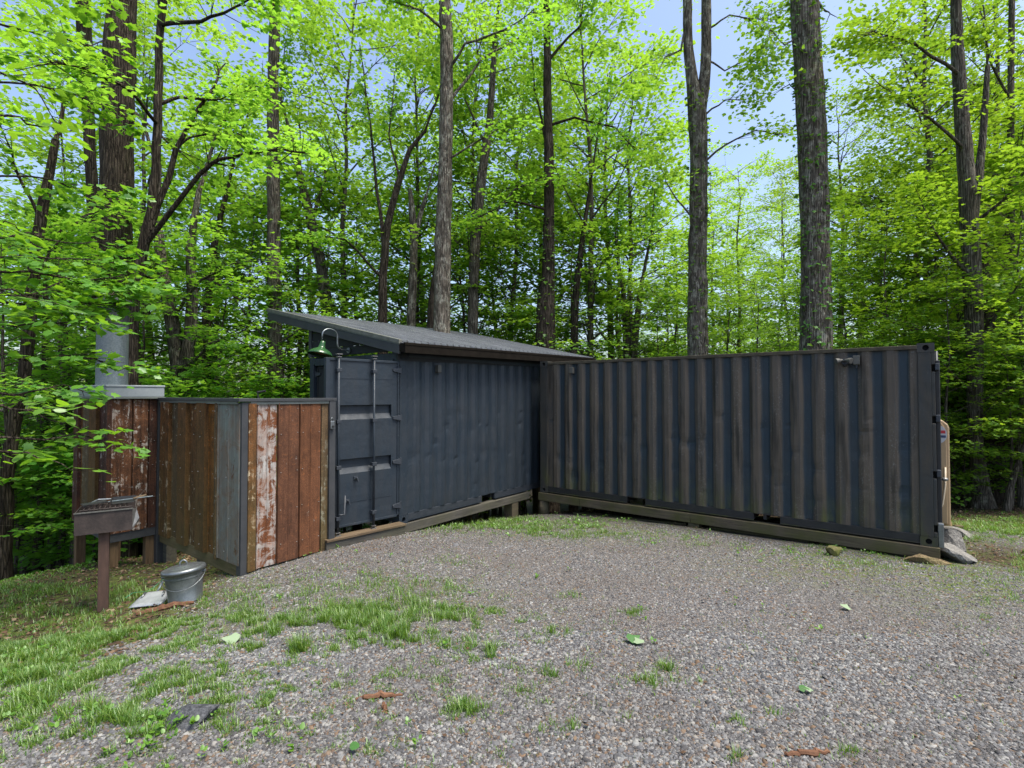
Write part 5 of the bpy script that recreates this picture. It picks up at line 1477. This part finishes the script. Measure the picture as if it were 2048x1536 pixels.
# tall forest trees behind
def sky_gap(px):      # highest elevation (tan) that leaves may reach there
    return 99
r = np.random.default_rng(55)
spots = []
for row, (Y, step) in enumerate(((19, 6.2), (24, 8.0), (31, 5.5), (39, 6.0), (50, 7.0))):
    for x in np.arange(-1.0 * Y - 3, 1.0 * Y + 3.5, step):
        spots.append((x + r.normal(0, step * .28), Y + r.normal(0, 1.6)))
spots += [tuple(col_at(*q)) for q in ((110, 17), (300, 16.5), (440, 17.5), (600, 17.2), (720, 16.6), (830, 18.0), (960, 16.8), (1050, 18.4), (1170, 17.4), (1270, 19.5), (1840, 17), (1990, 17.5))]
NSP = len(spots) - 12
flab = name_by_gap([(1024 + FPX * x / y, y) for x, y in spots], 'forest tree')
for k, (x, y) in enumerate(spots):
    px = 1024 + FPX * x / y
    s = r.uniform(.8, 1.15)
    kd = canopy[k % 4]; lf = None; top = 20
    if r.random() < .35: kd = slim[k % 3]; top = 14; s *= 1.15
    if y > 27 and px < 1700: kd = slim[k % 3]; top = 14; s = r.uniform(.62, 1.0)
    if k >= NSP: kd = slim[k % 3]; s = r.uniform(1.1, 1.35); top = 14
    if 1330 < px < 1760:                     # the open patch of sky over the weathered container
        lim = (.45 if px < 1680 else .56) * y
        if px < 1400: lim = .6 * y
        s = min(s, (lim + 1.9 - gz(x, y)) / top)
        kd = slim[k % 3] if s * 20 < 12 else kd
        if kd in slim: s = min(1.15, (lim + 1.9 - gz(x, y)) / 14)
    if px > 1500: lf = M['leaf_yellow']
    side = 'left' if px < 680 else ('mid' if px < 1250 else 'right')
    lab = flab[k]
    plant(kd, 'forest_tree', (x, y, gh(x, y)), s, k * 2.3, lab, 'tree', 'forest trees behind the ' + {'left': 'fence', 'mid': 'lean-to roof', 'right': 'weathered container'}[side], 1.0, leaf=lf)
# shrubs on the forest floor
r = np.random.default_rng(56)
shr = []
for k in range(112):
    if k < 64: px, Y = r.uniform(-40, 620), 9.6 + 12 * r.random() ** 1.5
    elif k < 80: px, Y = r.uniform(560, 1500), r.uniform(15, 26)
    else: px, Y = r.uniform(1720, 2090), 11.9 + 11 * r.random() ** 1.5
    x, y = col_at(px, Y)
    if inside_buildings(np.array([x]), np.array([y]))[0] and Y < 14: continue
    shr.append((px, Y, x, y, k))
slab = name_by_gap(shr, 'low shrub')
for (px, Y, x, y, k), lab in zip(shr, slab):
    side = 0 if px < 640 else (1 if px < 1650 else 2)
    plant(shrub[k % 3], 'shrub', (x, y, gh(x, y) - .05), r.uniform(.9, 1.9), k * 1.3, lab, 'shrub', ['shrubs behind the fence', 'shrubs behind the containers', 'shrubs beyond the tan cabin'][side], leaf=M['leaf_far'] if side else None)

# individually seen trunks, each followed along its own bends
def trunk_tree(name, label, Y, stems, bark, crown=None, limbs=(), leafy=None, seed=0, lsize=.11, ivy=None, leafmat='leaf_mid', tilt=0.0):
    """stems: lists of (px, py, width in photo px) from the top down; the first stem runs to the ground"""
    r = np.random.default_rng(seed + 900)
    px, py, wd = stems[0][-1]
    b = at(px, py, Y)
    base = np.array([b[0], b[1], gh(b[0], b[1])])
    t = empty(name, base, 0, label, 'tree')
    m = MB()
    for si, st in enumerate(stems):
        pts = [at(a, c, Y + tilt * (800 - c) / 800) for a, c, _ in st]; rad = [w_ * Y / FPX / 2 for _, _, w_ in st]
        if si == 0:
            pts.append(np.array([b[0], b[1], base[2] - .3])); rad.append(rad[-1] * 1.3)
            if pts[-2][2] < base[2] + .3: pts.pop(-2); rad.pop(-2)
        # finer rings with small irregularities
        P, Rr = [], []
        for j in range(len(pts) - 1):
            nn = max(2, int(np.linalg.norm(pts[j + 1] - pts[j]) / .35))
            for q in range(nn):
                f_ = q / nn
                P.append(pts[j] * (1 - f_) + pts[j + 1] * f_ + r.normal(0, .006, 3)); Rr.append((rad[j] * (1 - f_) + rad[j + 1] * f_) * r.uniform(.96, 1.05))
        P.append(pts[-1]); Rr.append(rad[-1])
        if si == 0 and crown is not None:     # continues up out of view
            top = P[0]; d = P[0] - P[min(6, len(P) - 1)]; d /= np.linalg.norm(d)
            ext = [top + d * k * crown[2] / 5 + np.array([0, 0, .1 * k]) for k in range(5, 0, -1)]
            P = ext + P; Rr = [Rr[0] * (1 - .17 * k) for k in range(5, 0, -1)] + Rr
        m.tube([p - base for p in P], Rr, 12, cap=False)
    LP, LD, LN = [], [], []
    for lb in limbs:
        pts = [at(a, c, Y + (q[2] if len(q) > 2 else 0)) for q in lb['p'] for a, c in (q[:2],)]
        w0 = lb.get('w', 8) * Y / FPX / 2
        # smooth the limb
        P = [pts[0]]
        for j in range(len(pts) - 1):
            for f_ in (.33, .66, 1.0): P.append(pts[j] * (1 - f_) + pts[j + 1] * f_ + r.normal(0, .012, 3))
        m.tube([p - base for p in P], [w0 * (1 - .8 * j / (len(P) - 1)) for j in range(len(P))], 6, cap=False)
        for _ in range(lb.get('n', 8)):
            tt = r.uniform(lb.get('from', .35), 1.0) * (len(P) - 1); j = min(int(tt), len(P) - 2)
            bb_ = P[j] * (1 - tt + j) + P[j + 1] * (tt - j)
            dd = P[j + 1] - P[j]; dd = dd / np.linalg.norm(dd); dd = rot_about(dd, r.normal(0, .9)); dd[2] = dd[2] * .4 + r.normal(0, .12)
            c = bb_ + dd * r.uniform(.1, .7)
            m.tube([bb_ - base, c + dd * .25 - base], [w0 * .25, .003], 3, cap=False)
            a_, b_2, c_2 = spray(r, c, dd, int(lb.get('leaves', 22) * r.uniform(.6, 1.4)), lb.get('rad', .45))
            LP.append(a_); LD.append(b_2); LN.append(c_2)
    o = m.build('trunk', bark, t, smooth=True)
    if LP:
        P, D, N = map(np.concatenate, (LP, LD, LN))
        lv, lt = leaves_mesh(P - base, D, N, lsize * r.uniform(.6, 1.2, len(P)), MAPLE6)
        link(bpy.data.objects.new('foliage', fast_mesh('foliage', lv, lt, M[leafmat])), t)
    if crown is not None:
        kd, s, dz = crown
        top = at(*stems[0][0][:2], Y + tilt)
        o = bpy.data.objects.new('crown', kd.crown); link(o, t)
        o.location = (top[0] - base[0], top[1] - base[1], top[2] - base[2] - s * 20 * .28 - 1.0 * (s > .45))
        o.scale = (s, s, s); o.rotation_euler = (0, 0, seed * 1.7)
    if ivy:
        n, (ya, yb), wpx = ivy
        st = stems[0]
        ys = np.array([q[1] for q in st]); xs = np.array([q[0] for q in st]); ws = np.array([q[2] for q in st])
        yy = r.uniform(ya, yb, n)
        LPi = []; LDi = []
        for v_ in yy:
            cx = np.interp(v_, ys, xs); wd_ = np.interp(v_, ys, ws) * Y / FPX / 2
            c = at(cx, v_, Y); a = r.uniform(PI * .9, PI * 2.35)
            nrm = np.array([math.cos(a), math.sin(a), 0])
            LPi.append(c + nrm * (wd_ + .01 + abs(r.normal(0, .035)))); LDi.append(nrm * .6 + np.array([r.normal(0, .5), r.normal(0, .5), r.normal(-.35, .3)]))
        lv, lt = leaves_mesh(np.array(LPi) - base, np.array(LDi), np.tile([0, -.3, 1.0], (n, 1)) + r.normal(0, .3, (n, 3)), r.uniform(.05, .115, n), OVAL if False else MAPLE6)
        link(bpy.data.objects.new('ivy', fast_mesh('ivy', lv, lt, M['ivy'])), t)
    return t
c0, c1, c2, c3 = canopy
trunk_tree('tree', 'thick dark-barked tree trunk standing right behind the flue pipe', 10.6, [[(243, 0, 52), (238, 150, 54), (234, 300, 56), (232, 480, 54), (241, 640, 56), (250, 760, 62)]], M['bark1'], (c0, .55, 9), seed=1,
           limbs=[dict(p=[(205, 420, 0), (140, 450, -.3), (90, 490, -.5), (30, 505, -.8)], w=13, n=10), dict(p=[(262, 220, 0), (320, 270, -.4), (380, 320, -.8)], w=8, n=12)])
trunk_tree('tree', 'dark knobbly trunk half hidden left of the thick dark trunk', 13.2, [[(166, 0, 26), (170, 90, 26), (166, 130, 21), (176, 200, 20), (180, 300, 20), (186, 420, 20), (192, 700, 22)]], M['bark1'], (c1, .5, 7), seed=2)
trunk_tree('tree', 'slender bending dark sapling between the thick trunk and the forked tree', 9.2, [[(327, 0, 13), (318, 100, 14), (316, 250, 15), (310, 340, 16), (304, 420, 18), (285, 500, 20), (268, 575, 22), (262, 700, 25)]], M['bark1'], None, seed=3,
           limbs=[dict(p=[(318, 50, 0), (400, 42, -.4), (470, 15, -.7), (520, -15, -1)], w=9, n=16), dict(p=[(318, 208, 0), (360, 196, .2), (430, 200, .4), (550, 160, .9)], w=8, n=18), dict(p=[(300, 460, 0), (350, 300, .2), (385, 240, .3), (430, 170, .5), (450, 130, .6)], w=13, n=16),
                  dict(p=[(345, 300, .2), (380, 272, .3), (470, 268, .6), (560, 300, 1.0)], w=6, n=16), dict(p=[(290, 490, 0), (400, 345, -.3), (440, 318, -.4), (560, 298, -.7), (610, 305, -.9)], w=11, n=20), dict(p=[(322, 20, 0), (300, -60, 0), (280, -140, -.4)], w=8, n=20),
                  dict(p=[(316, 250, 0), (260, 180, -.8), (180, 140, -1.6), (90, 120, -2.2)], w=8, n=26)])
trunk_tree('tree', 'straight narrow trunk rising behind the high corner of the roof', 13.5, [[(551, 0, 20), (546, 150, 20), (547, 330, 24), (548, 500, 25), (550, 650, 27), (552, 820, 29)]], M['bark3'], (c2, .5, 7), seed=4,
           limbs=[dict(p=[(552, 690, 0), (600, 660, -.5), (650, 640, -.8)], w=5, n=8), dict(p=[(545, 690, 0), (500, 640, -.5), (470, 600, -.8)], w=5, n=8)])
trunk_tree('tree', 'grey tree forking low just behind the fence', 11.8, [[(318, 330, 10), (312, 420, 14), (322, 520, 20), (340, 620, 24), (356, 720, 28), (364, 760, 36), (366, 830, 36)], [(398, 380, 10), (380, 500, 15), (385, 590, 20), (382, 660, 22), (368, 750, 26)]], M['bark3'], None, seed=5,
           limbs=[dict(p=[(315, 350, 0), (290, 250, .2), (300, 160, .2)], w=9, n=14), dict(p=[(395, 390, 0), (430, 280, .3), (470, 200, .4)], w=9, n=14), dict(p=[(376, 735, 0), (420, 690, -.4), (490, 660, -.8)], w=9, n=8), dict(p=[(345, 640, 0), (400, 560, -.6), (480, 520, -1.2)], w=8, n=14), dict(p=[(330, 570, 0), (270, 540, -.8), (230, 560, -1.2)], w=7, n=14)])
trunk_tree('tree', 'short dark trunk between the forked tree and the roof', 13.8, [[(455, 380, 8), (430, 480, 12), (415, 600, 16), (412, 700, 18), (412, 830, 20)]], M['bark1'], None, seed=6, limbs=[dict(p=[(455, 385, 0), (470, 300, 0), (500, 220, 0)], w=7, n=16), dict(p=[(420, 560, 0), (480, 600, -.5), (520, 560, -.8)], w=6, n=10)])
trunk_tree('tree', 'leaning grey trunk left of the roof ridge', 15.5, [[(585, 280, 10), (600, 350, 15), (622, 440, 19), (640, 520, 21), (652, 600, 23), (664, 700, 26)]], M['bark3'], None, seed=7, limbs=[dict(p=[(590, 300, 0), (560, 200, 0), (570, 90, 0)], w=8, n=22, rad=.6), dict(p=[(622, 440, 0), (650, 360, .5), (645, 290, .8)], w=8, n=14)])
trunk_tree('tree', 'thin forking dark trunk behind the roof, sweeping to the upper right', 13.2, [[(850, 262, 6), (820, 300, 9), (795, 370, 13), (775, 450, 15), (766, 550, 17), (765, 720, 22)]], M['bark1'], None, seed=8, limbs=[dict(p=[(768, 500, 0), (755, 380, .3), (740, 240, .5), (720, 90, .6)], w=9, n=24, rad=.55), dict(p=[(800, 360, 0), (780, 270, .4), (790, 150, .6)], w=6, n=16), dict(p=[(770, 560, 0), (690, 480, -.5), (640, 470, -.8)], w=6, n=14), dict(p=[(850, 265, 0), (880, 180, 0), (890, 100, 0)], w=5, n=12)])
trunk_tree('tree', 'pale trunk with a small broken fork near the roof ridge', 14.4, [[(820, 378, 8), (824, 420, 13), (828, 480, 16), (825, 560, 17), (820, 720, 19)], [(852, 392, 7), (838, 440, 10), (829, 478, 13)]], M['bark2'], None, seed=9, limbs=[dict(p=[(852, 392, 0), (870, 330, 0), (900, 300, 0)], w=4, n=6)])
trunk_tree('tree', 'tall lichen-spotted trunk rising straight above the middle of the roof', 12.4, [[(889, 0, 24), (893, 80, 26), (893, 200, 27), (890, 350, 29), (886, 480, 33), (885, 560, 33), (884, 660, 35), (884, 820, 38)]], M['bark2'], (c3, .55, 7), seed=10,
           limbs=[dict(p=[(893, 150, 0), (930, 90, -.4), (1010, 60, -.8), (1070, 20, -1.0)], w=7, n=14), dict(p=[(890, 215, 0), (960, 120, .2), (1050, 70, .3), (1100, 30, .4)], w=7, n=12), dict(p=[(893, 320, 0), (960, 280, -.3), (1010, 250, -.5)], w=5, n=10), dict(p=[(888, 60, 0), (840, 20, -.4), (780, 0, -.8)], w=7, n=14)])
trunk_tree('tree', 'thin trunk leaning close beside the lichen-spotted one', 13.4, [[(884, 450, 8), (876, 520, 13), (866, 600, 18), (860, 720, 21)]], M['bark1'], None, seed=11)
trunk_tree('tree', 'smooth grey trunk just right of the lichen-spotted trunk', 14.6, [[(990, 80, 10), (980, 240, 14), (961, 370, 20), (951, 470, 22), (946, 560, 20), (945, 720, 20)]], M['bark3'], None, seed=12, limbs=[dict(p=[(990, 85, 0), (1000, 0, 0), (1010, -80, 0)], w=8, n=14), dict(p=[(952, 470, 0), (1030, 380, -.5), (1090, 350, -.8)], w=5, n=12), dict(p=[(975, 300, 0), (930, 200, .3), (935, 110, .4)], w=6, n=14)])
trunk_tree('tree', 'rugged dark trunk with a swollen foot above the low end of the roof', 14.2, [[(1094, 20, 13), (1095, 200, 17), (1098, 300, 19), (1098, 430, 22), (1097, 550, 26), (1091, 620, 38), (1092, 740, 44)]], M['bark1'], (c1, .5, 6), seed=13, ivy=(260, (430, 720), 0), limbs=[dict(p=[(1100, 250, 0), (1150, 236, -.2), (1230, 255, -.4), (1270, 300, -.5)], w=6, n=16), dict(p=[(1095, 300, 0), (1070, 180, .3), (1060, 60, .4)], w=6, n=14), dict(p=[(1097, 420, 0), (1020, 400, -.5), (950, 440, -.9)], w=6, n=14), dict(p=[(1098, 120, 0), (1160, 50, -.2), (1170, -20, -.4)], w=6, n=14)])
trunk_tree('tree', 'slim mossy trunk between the rugged dark trunk and the clump of stems', 15.6, [[(1180, 380, 7), (1165, 480, 11), (1152, 580, 14), (1146, 730, 16)]], M['bark1'], None, seed=14, limbs=[dict(p=[(1180, 380, 0), (1195, 270, 0), (1210, 180, 0)], w=6, n=14)], ivy=(90, (450, 720), 0))
trunk_tree('tree', 'clump of grey stems rising from one foot behind the weathered container', 17.2, [[(1244, 560, 9), (1250, 640, 12), (1255, 740, 15)], [(1284, 560, 8), (1274, 640, 13), (1266, 735, 15)], [(1262, 590, 6), (1261, 735, 8)]], M['bark3'], None, seed=15, limbs=[dict(p=[(1284, 565, 0), (1300, 480, 0), (1310, 380, 0)], w=8, n=16), dict(p=[(1244, 560, 0), (1230, 470, 0), (1240, 380, 0)], w=8, n=16)])
trunk_tree('tree', 'stout grey tree splitting into two upright forks above the weathered container', 13.0, [[(1374, -10, 17), (1377, 100, 19), (1385, 165, 24), (1395, 225, 36), (1397, 330, 34), (1396, 450, 35), (1395, 600, 38), (1395, 740, 42)], [(1412, -10, 19), (1413, 100, 20), (1406, 180, 24), (1398, 228, 28)]], M['bark2'], (c2, .42, 5), seed=16, ivy=(420, (180, 720), 0),
           limbs=[dict(p=[(1370, 60, 0), (1362, 100, -.1), (1330, 115, -.2), (1310, 160, -.3)], w=5, n=5, leaves=14), dict(p=[(1415, 120, 0), (1450, 140, -.2), (1490, 120, -.4), (1540, 130, -.5)], w=4, n=18, leaves=18), dict(p=[(1413, 60, 0), (1460, 30, -.3), (1520, 40, -.5), (1560, 20, -.6)], w=4, n=20, leaves=18), dict(p=[(1400, 330, 0), (1450, 290, -.2), (1510, 260, -.4), (1560, 270, -.5)], w=5, n=14, leaves=16), dict(p=[(1410, 230, 0), (1450, 200, -.2), (1500, 200, -.3)], w=4, n=12, leaves=16), dict(p=[(1380, 430, 0), (1340, 380, -.2), (1320, 330, -.3)], w=4, n=8)], leafmat='leaf_far')
trunk_tree('tree', 'thickest ivy-hung trunk rising past the open sky behind the weathered container', 11.2, [[(1607, -10, 50), (1618, 150, 52), (1625, 300, 52), (1630, 450, 52), (1632, 600, 54), (1632, 740, 58)]], M['bark2'], (c3, .4, 7), seed=17, ivy=(900, (0, 720), 0),
           limbs=[dict(p=[(1633, 0, 0), (1645, 15, -.05), (1662, 28, -.1)], w=8, n=2, leaves=6, **{'from': .9}), dict(p=[(1608, 60, 0), (1570, 90, -.2), (1540, 60, -.3), (1530, 100, -.3)], w=4, n=14, leaves=16), dict(p=[(1612, 200, 0), (1580, 170, .3), (1545, 190, .5)], w=4, n=5, leaves=14)], leafmat='leaf_far')
trunk_tree('tree', 'gnarled grey tree with a pale rotted foot beside the tan cabin', 11.6, [[(1912, -10, 18), (1916, 120, 22), (1925, 250, 25), (1936, 400, 29), (1942, 500, 32), (1946, 600, 32), (1950, 720, 28), (1950, 860, 24), (1956, 930, 26), (1962, 980, 32), (1970, 1032, 38)], [(1975, 130, 9), (1965, 290, 13), (1952, 400, 16), (1942, 480, 20)]], M['bark3'], (c0, .6, 5), seed=18,
           limbs=[dict(p=[(1950, 700, 0), (2000, 620, -.4), (2060, 540, -.8)], w=8, n=16), dict(p=[(1945, 560, 0), (1880, 480, -.6), (1830, 380, -1.0)], w=8, n=20), dict(p=[(1940, 450, 0), (2010, 400, -.6), (2080, 300, -1.2)], w=8, n=22), dict(p=[(1950, 790, 0), (1900, 740, -.5), (1860, 700, -.8)], w=6, n=12), dict(p=[(1930, 300, 0), (1850, 230, -.8), (1760, 170, -1.4)], w=8, n=24), dict(p=[(1920, 150, 0), (1830, 90, -.8), (1740, 60, -1.4)], w=8, n=24), dict(p=[(1952, 850, 0), (2010, 780, -.6), (2060, 760, -1.0)], w=6, n=14)], leafmat='leaf_yellow')
trunk_tree('tree', 'dark straight trunk close behind the gnarled grey tree', 12.8, [[(1958, 480, 22), (1972, 620, 26), (1980, 740, 28), (1986, 860, 30), (1990, 1028, 36)]], M['bark1'], None, seed=19, ivy=(160, (560, 1000), 0))
trunk_tree('tree', 'thin pale trunk at the right edge of the view', 14.5, [[(2024, -10, 10), (2022, 180, 11), (2021, 350, 12), (2024, 560, 12), (2030, 800, 14), (2032, 980, 15)]], M['bark4'], None, seed=20, limbs=[dict(p=[(2022, 200, 0), (1980, 120, -.4), (1960, 20, -.6)], w=6, n=20)], leafmat='leaf_yellow')
trunk_tree('tree', 'curved sapling leaning over the path at the right edge', 11.0, [[(2052, 880, 6), (2035, 930, 9), (2018, 980, 11), (2012, 1035, 13)]], M['bark4'], None, seed=21, limbs=[dict(p=[(2050, 885, 0), (2070, 820, 0), (2080, 760, 0)], w=5, n=10)])
trunk_tree('tree', 'dark leaning trunk at the left edge of the view', 8.6, [[(112, 280, 13), (88, 400, 18), (70, 500, 20), (62, 610, 22), (48, 760, 22), (28, 850, 23), (12, 960, 25), (5, 1110, 30)]], M['bark1'], None, seed=22, limbs=[dict(p=[(110, 285, 0), (140, 180, .2), (130, 60, .4)], w=9, n=24), dict(p=[(66, 560, 0), (120, 480, .3), (200, 425, .6)], w=6, n=14), dict(p=[(80, 440, 0), (30, 330, -.3), (0, 250, -.6)], w=7, n=18)])
trunk_tree('tree', 'slim upright trunk left of the chimney chase', 10.4, [[(92, 560, 8), (90, 720, 11), (88, 880, 13), (82, 1000, 15), (76, 1100, 18)]], M['bark1'], None, seed=23, limbs=[dict(p=[(92, 565, 0), (100, 460, 0), (90, 380, 0)], w=6, n=16)])
trunk_tree('tree', 'grey trunk nearest the left side of the chimney chase', 10.8, [[(122, 600, 10), (132, 720, 14), (136, 800, 17), (128, 900, 19), (117, 1000, 20), (108, 1090, 21)]], M['bark3'], None, seed=24, limbs=[dict(p=[(122, 605, 0), (110, 500, 0), (120, 400, 0)], w=7, n=16)])
trunk_tree('tree', 'thin stem leaning left among the trunks at the left edge', 10.6, [[(12, 950, 9), (28, 1010, 13), (42, 1060, 15), (52, 1110, 17)]], M['bark1'], None, seed=25, limbs=[dict(p=[(12, 950, 0), (-10, 860, 0), (-20, 780, 0)], w=6, n=10)])
trunk_tree('tree', 'thin dark stem between the chase and its nearest grey trunk', 9.6, [[(152, 905, 9), (153, 1000, 12), (150, 1080, 15), (150, 1110, 16)]], M['bark4'], None, seed=26)

# near branches hanging into view from a young tree standing just outside the left edge
t = empty('maple_branch', (-5.6, 4.6, gh(-5.6, 4.6)), 0, 'near maple and beech boughs with large leaves hanging across the left edge', 'tree')
base = np.array(t.location)
rr = np.random.default_rng(77)
m = MB()
m.tube([np.array([0, 0, -.3]), np.array([.05, 0, 1.5]), np.array([-.05, .1, 3.0]), np.array([.05, .1, 5.0]), np.array([.2, .2, 7.0])], [.09, .075, .06, .045, .015], 10, cap=False)
boughs = [  # photo points with depth, leaves, kind
 ([(-120, 560, 4.6), (40, 590, 4.9), (130, 560, 5.3), (220, 590, 5.7), (250, 575, 5.9)], 34, 'm'), ([(-120, 640, 4.6), (30, 650, 4.9), (140, 640, 5.3), (240, 645, 5.7)], 40, 'm'), ([(-120, 700, 4.6), (60, 720, 5.0), (160, 710, 5.4), (240, 735, 5.7), (270, 725, 5.8)], 36, 'm'),
 ([(-120, 540, 4.6), (60, 545, 5.0), (170, 560, 5.5), (250, 555, 6.0), (285, 585, 6.2)], 80, 'm'), ([(-120, 600, 4.7), (60, 610, 5.1), (170, 605, 5.6), (240, 615, 6.0)], 60, 'm'), ([(-120, 510, 4.7), (60, 515, 5.2), (180, 520, 5.8), (270, 530, 6.3)], 60, 'm'),
 ([(-120, 860, 4.5), (60, 880, 4.9), (150, 870, 5.2), (220, 890, 5.5)], 22, 'm'), ([(-120, 760, 4.5), (30, 790, 4.8), (120, 770, 5.1), (180, 785, 5.3)], 26, 'm'),
 ([(-120, 800, 3.7), (0, 810, 3.9), (70, 825, 4.0), (130, 845, 4.1)], 12, 'o'), ([(-120, 900, 3.6), (0, 905, 3.8), (80, 915, 3.9), (140, 935, 4.0)], 14, 'o'), ([(-100, 560, 3.6), (0, 575, 3.8), (60, 590, 3.9)], 12, 'o'),
 ([(-120, 100, 4.2), (0, 140, 4.4), (70, 180, 4.5), (120, 260, 4.6)], 22, 'o'), ([(-100, 250, 4.0), (10, 230, 4.2), (80, 250, 4.3), (130, 280, 4.4)], 18, 'o'), ([(-120, 20, 5.0), (60, 60, 5.4), (180, 90, 5.9), (280, 60, 6.4)], 46, 'm'), ([(-120, 160, 5.2), (80, 170, 5.6), (180, 200, 6.0), (250, 230, 6.3)], 46, 'm'),
 ([(-120, 360, 5.0), (60, 350, 5.4), (180, 380, 5.9), (260, 360, 6.3)], 44, 'm'), ([(-120, 480, 4.9), (60, 470, 5.3), (160, 490, 5.7), (230, 480, 6.1)], 40, 'm'), ([(-100, 430, 3.8), (0, 440, 4.0), (40, 460, 4.1)], 10, 'o'), ([(-120, 30, 4.2), (0, -20, 4.6), (140, -30, 5.2), (300, 10, 5.9)], 46, 'm')]
LM, LO = [[], [], []], [[], [], []]
for pts, n, kd in boughs:
    P = [at(*q) for q in pts]
    h = P[0][2] - base[2]
    org = base + np.array([0, .05, max(.6, min(6.2, h - .35))])
    P = [org] + P
    Q = [P[0]]
    for j in range(len(P) - 1):
        for f_ in (.33, .66, 1): Q.append(P[j] * (1 - f_) + P[j + 1] * f_ + rr.normal(0, .015, 3))
    m.tube([q - base for q in Q], [.018 * (1 - .85 * j / (len(Q) - 1)) for j in range(len(Q))], 6, cap=False)
    for k in range(int(n * .42)):
        tt = rr.uniform(.28, 1.0) * (len(Q) - 1); j = min(int(tt), len(Q) - 2)
        b = Q[j] * (1 - tt + j) + Q[j + 1] * (tt - j)
        dd = Q[j + 1] - Q[j]; dd /= np.linalg.norm(dd); dd = rot_about(dd, rr.normal(0, .8)); dd[2] = rr.normal(-.05, .12)
        c = b + dd * rr.uniform(.05, .28)
        m.tube([b - base, c + dd * .12 - base], [.004, .0015], 4, cap=False)
        a_, b_2, c_2 = spray(rr, c, dd, rr.integers(6, 11) if kd == 'm' else rr.integers(5, 9), .24, .3, .25)
        if kd == 'm': c_2 = c_2 + np.array([0, -.35, 0])
        tgt = LM if kd == 'm' else LO
        for q, arr in zip(tgt, (a_, b_2, c_2)): q.append(arr)
m.build('trunk', M['bark1'], t, smooth=True)
for tgt, tm, nm, sz in ((LM, MAPLE, 'maple_foliage', .105), (LO, OVAL, 'beech_foliage', .125)):
    P, D, N = map(np.concatenate, tgt)
    lv, lt = leaves_mesh(P - base, D, N, sz * rr.uniform(.6, 1.25, len(P)), tm)
    link(bpy.data.objects.new(nm, fast_mesh(nm, lv, lt, M['leaf_near'])), t)

# far wood closing the view between the trunks
r = np.random.default_rng(88)
n = 60000
ang = r.uniform(-.95, .95, n); Y = r.uniform(60, 95, n); X = np.tan(ang) * Y
cl = vn1(X * .22 + 40, Y * .22) ; gzv = gz(X, Y)
pxx = 1024 + FPX * X / Y
hmax = np.where(pxx > 1300, 12, 9)
Z = gzv + r.uniform(0, 1, n) ** .9 * hmax * (.35 + .9 * cl)
D = r.normal(0, 1, (n, 3)); D[:, 2] *= .4
lv, lt = leaves_mesh(np.stack([X, Y, Z], 1), D, np.tile([0, 0, 1.0], (n, 1)) + r.normal(0, .5, (n, 3)), r.uniform(.35, .8, n), QUAD)
tag(link(bpy.data.objects.new('distant_wood', fast_mesh('distant_wood', lv, lt, M['leaf_far']))), 'hazy mass of distant green wood seen between the trunks', 'wood', kind='stuff')
print('objects', len(bpy.data.objects), 'tris', sum(len(me.loops) - 2 * len(me.polygons) for me in bpy.data.meshes))
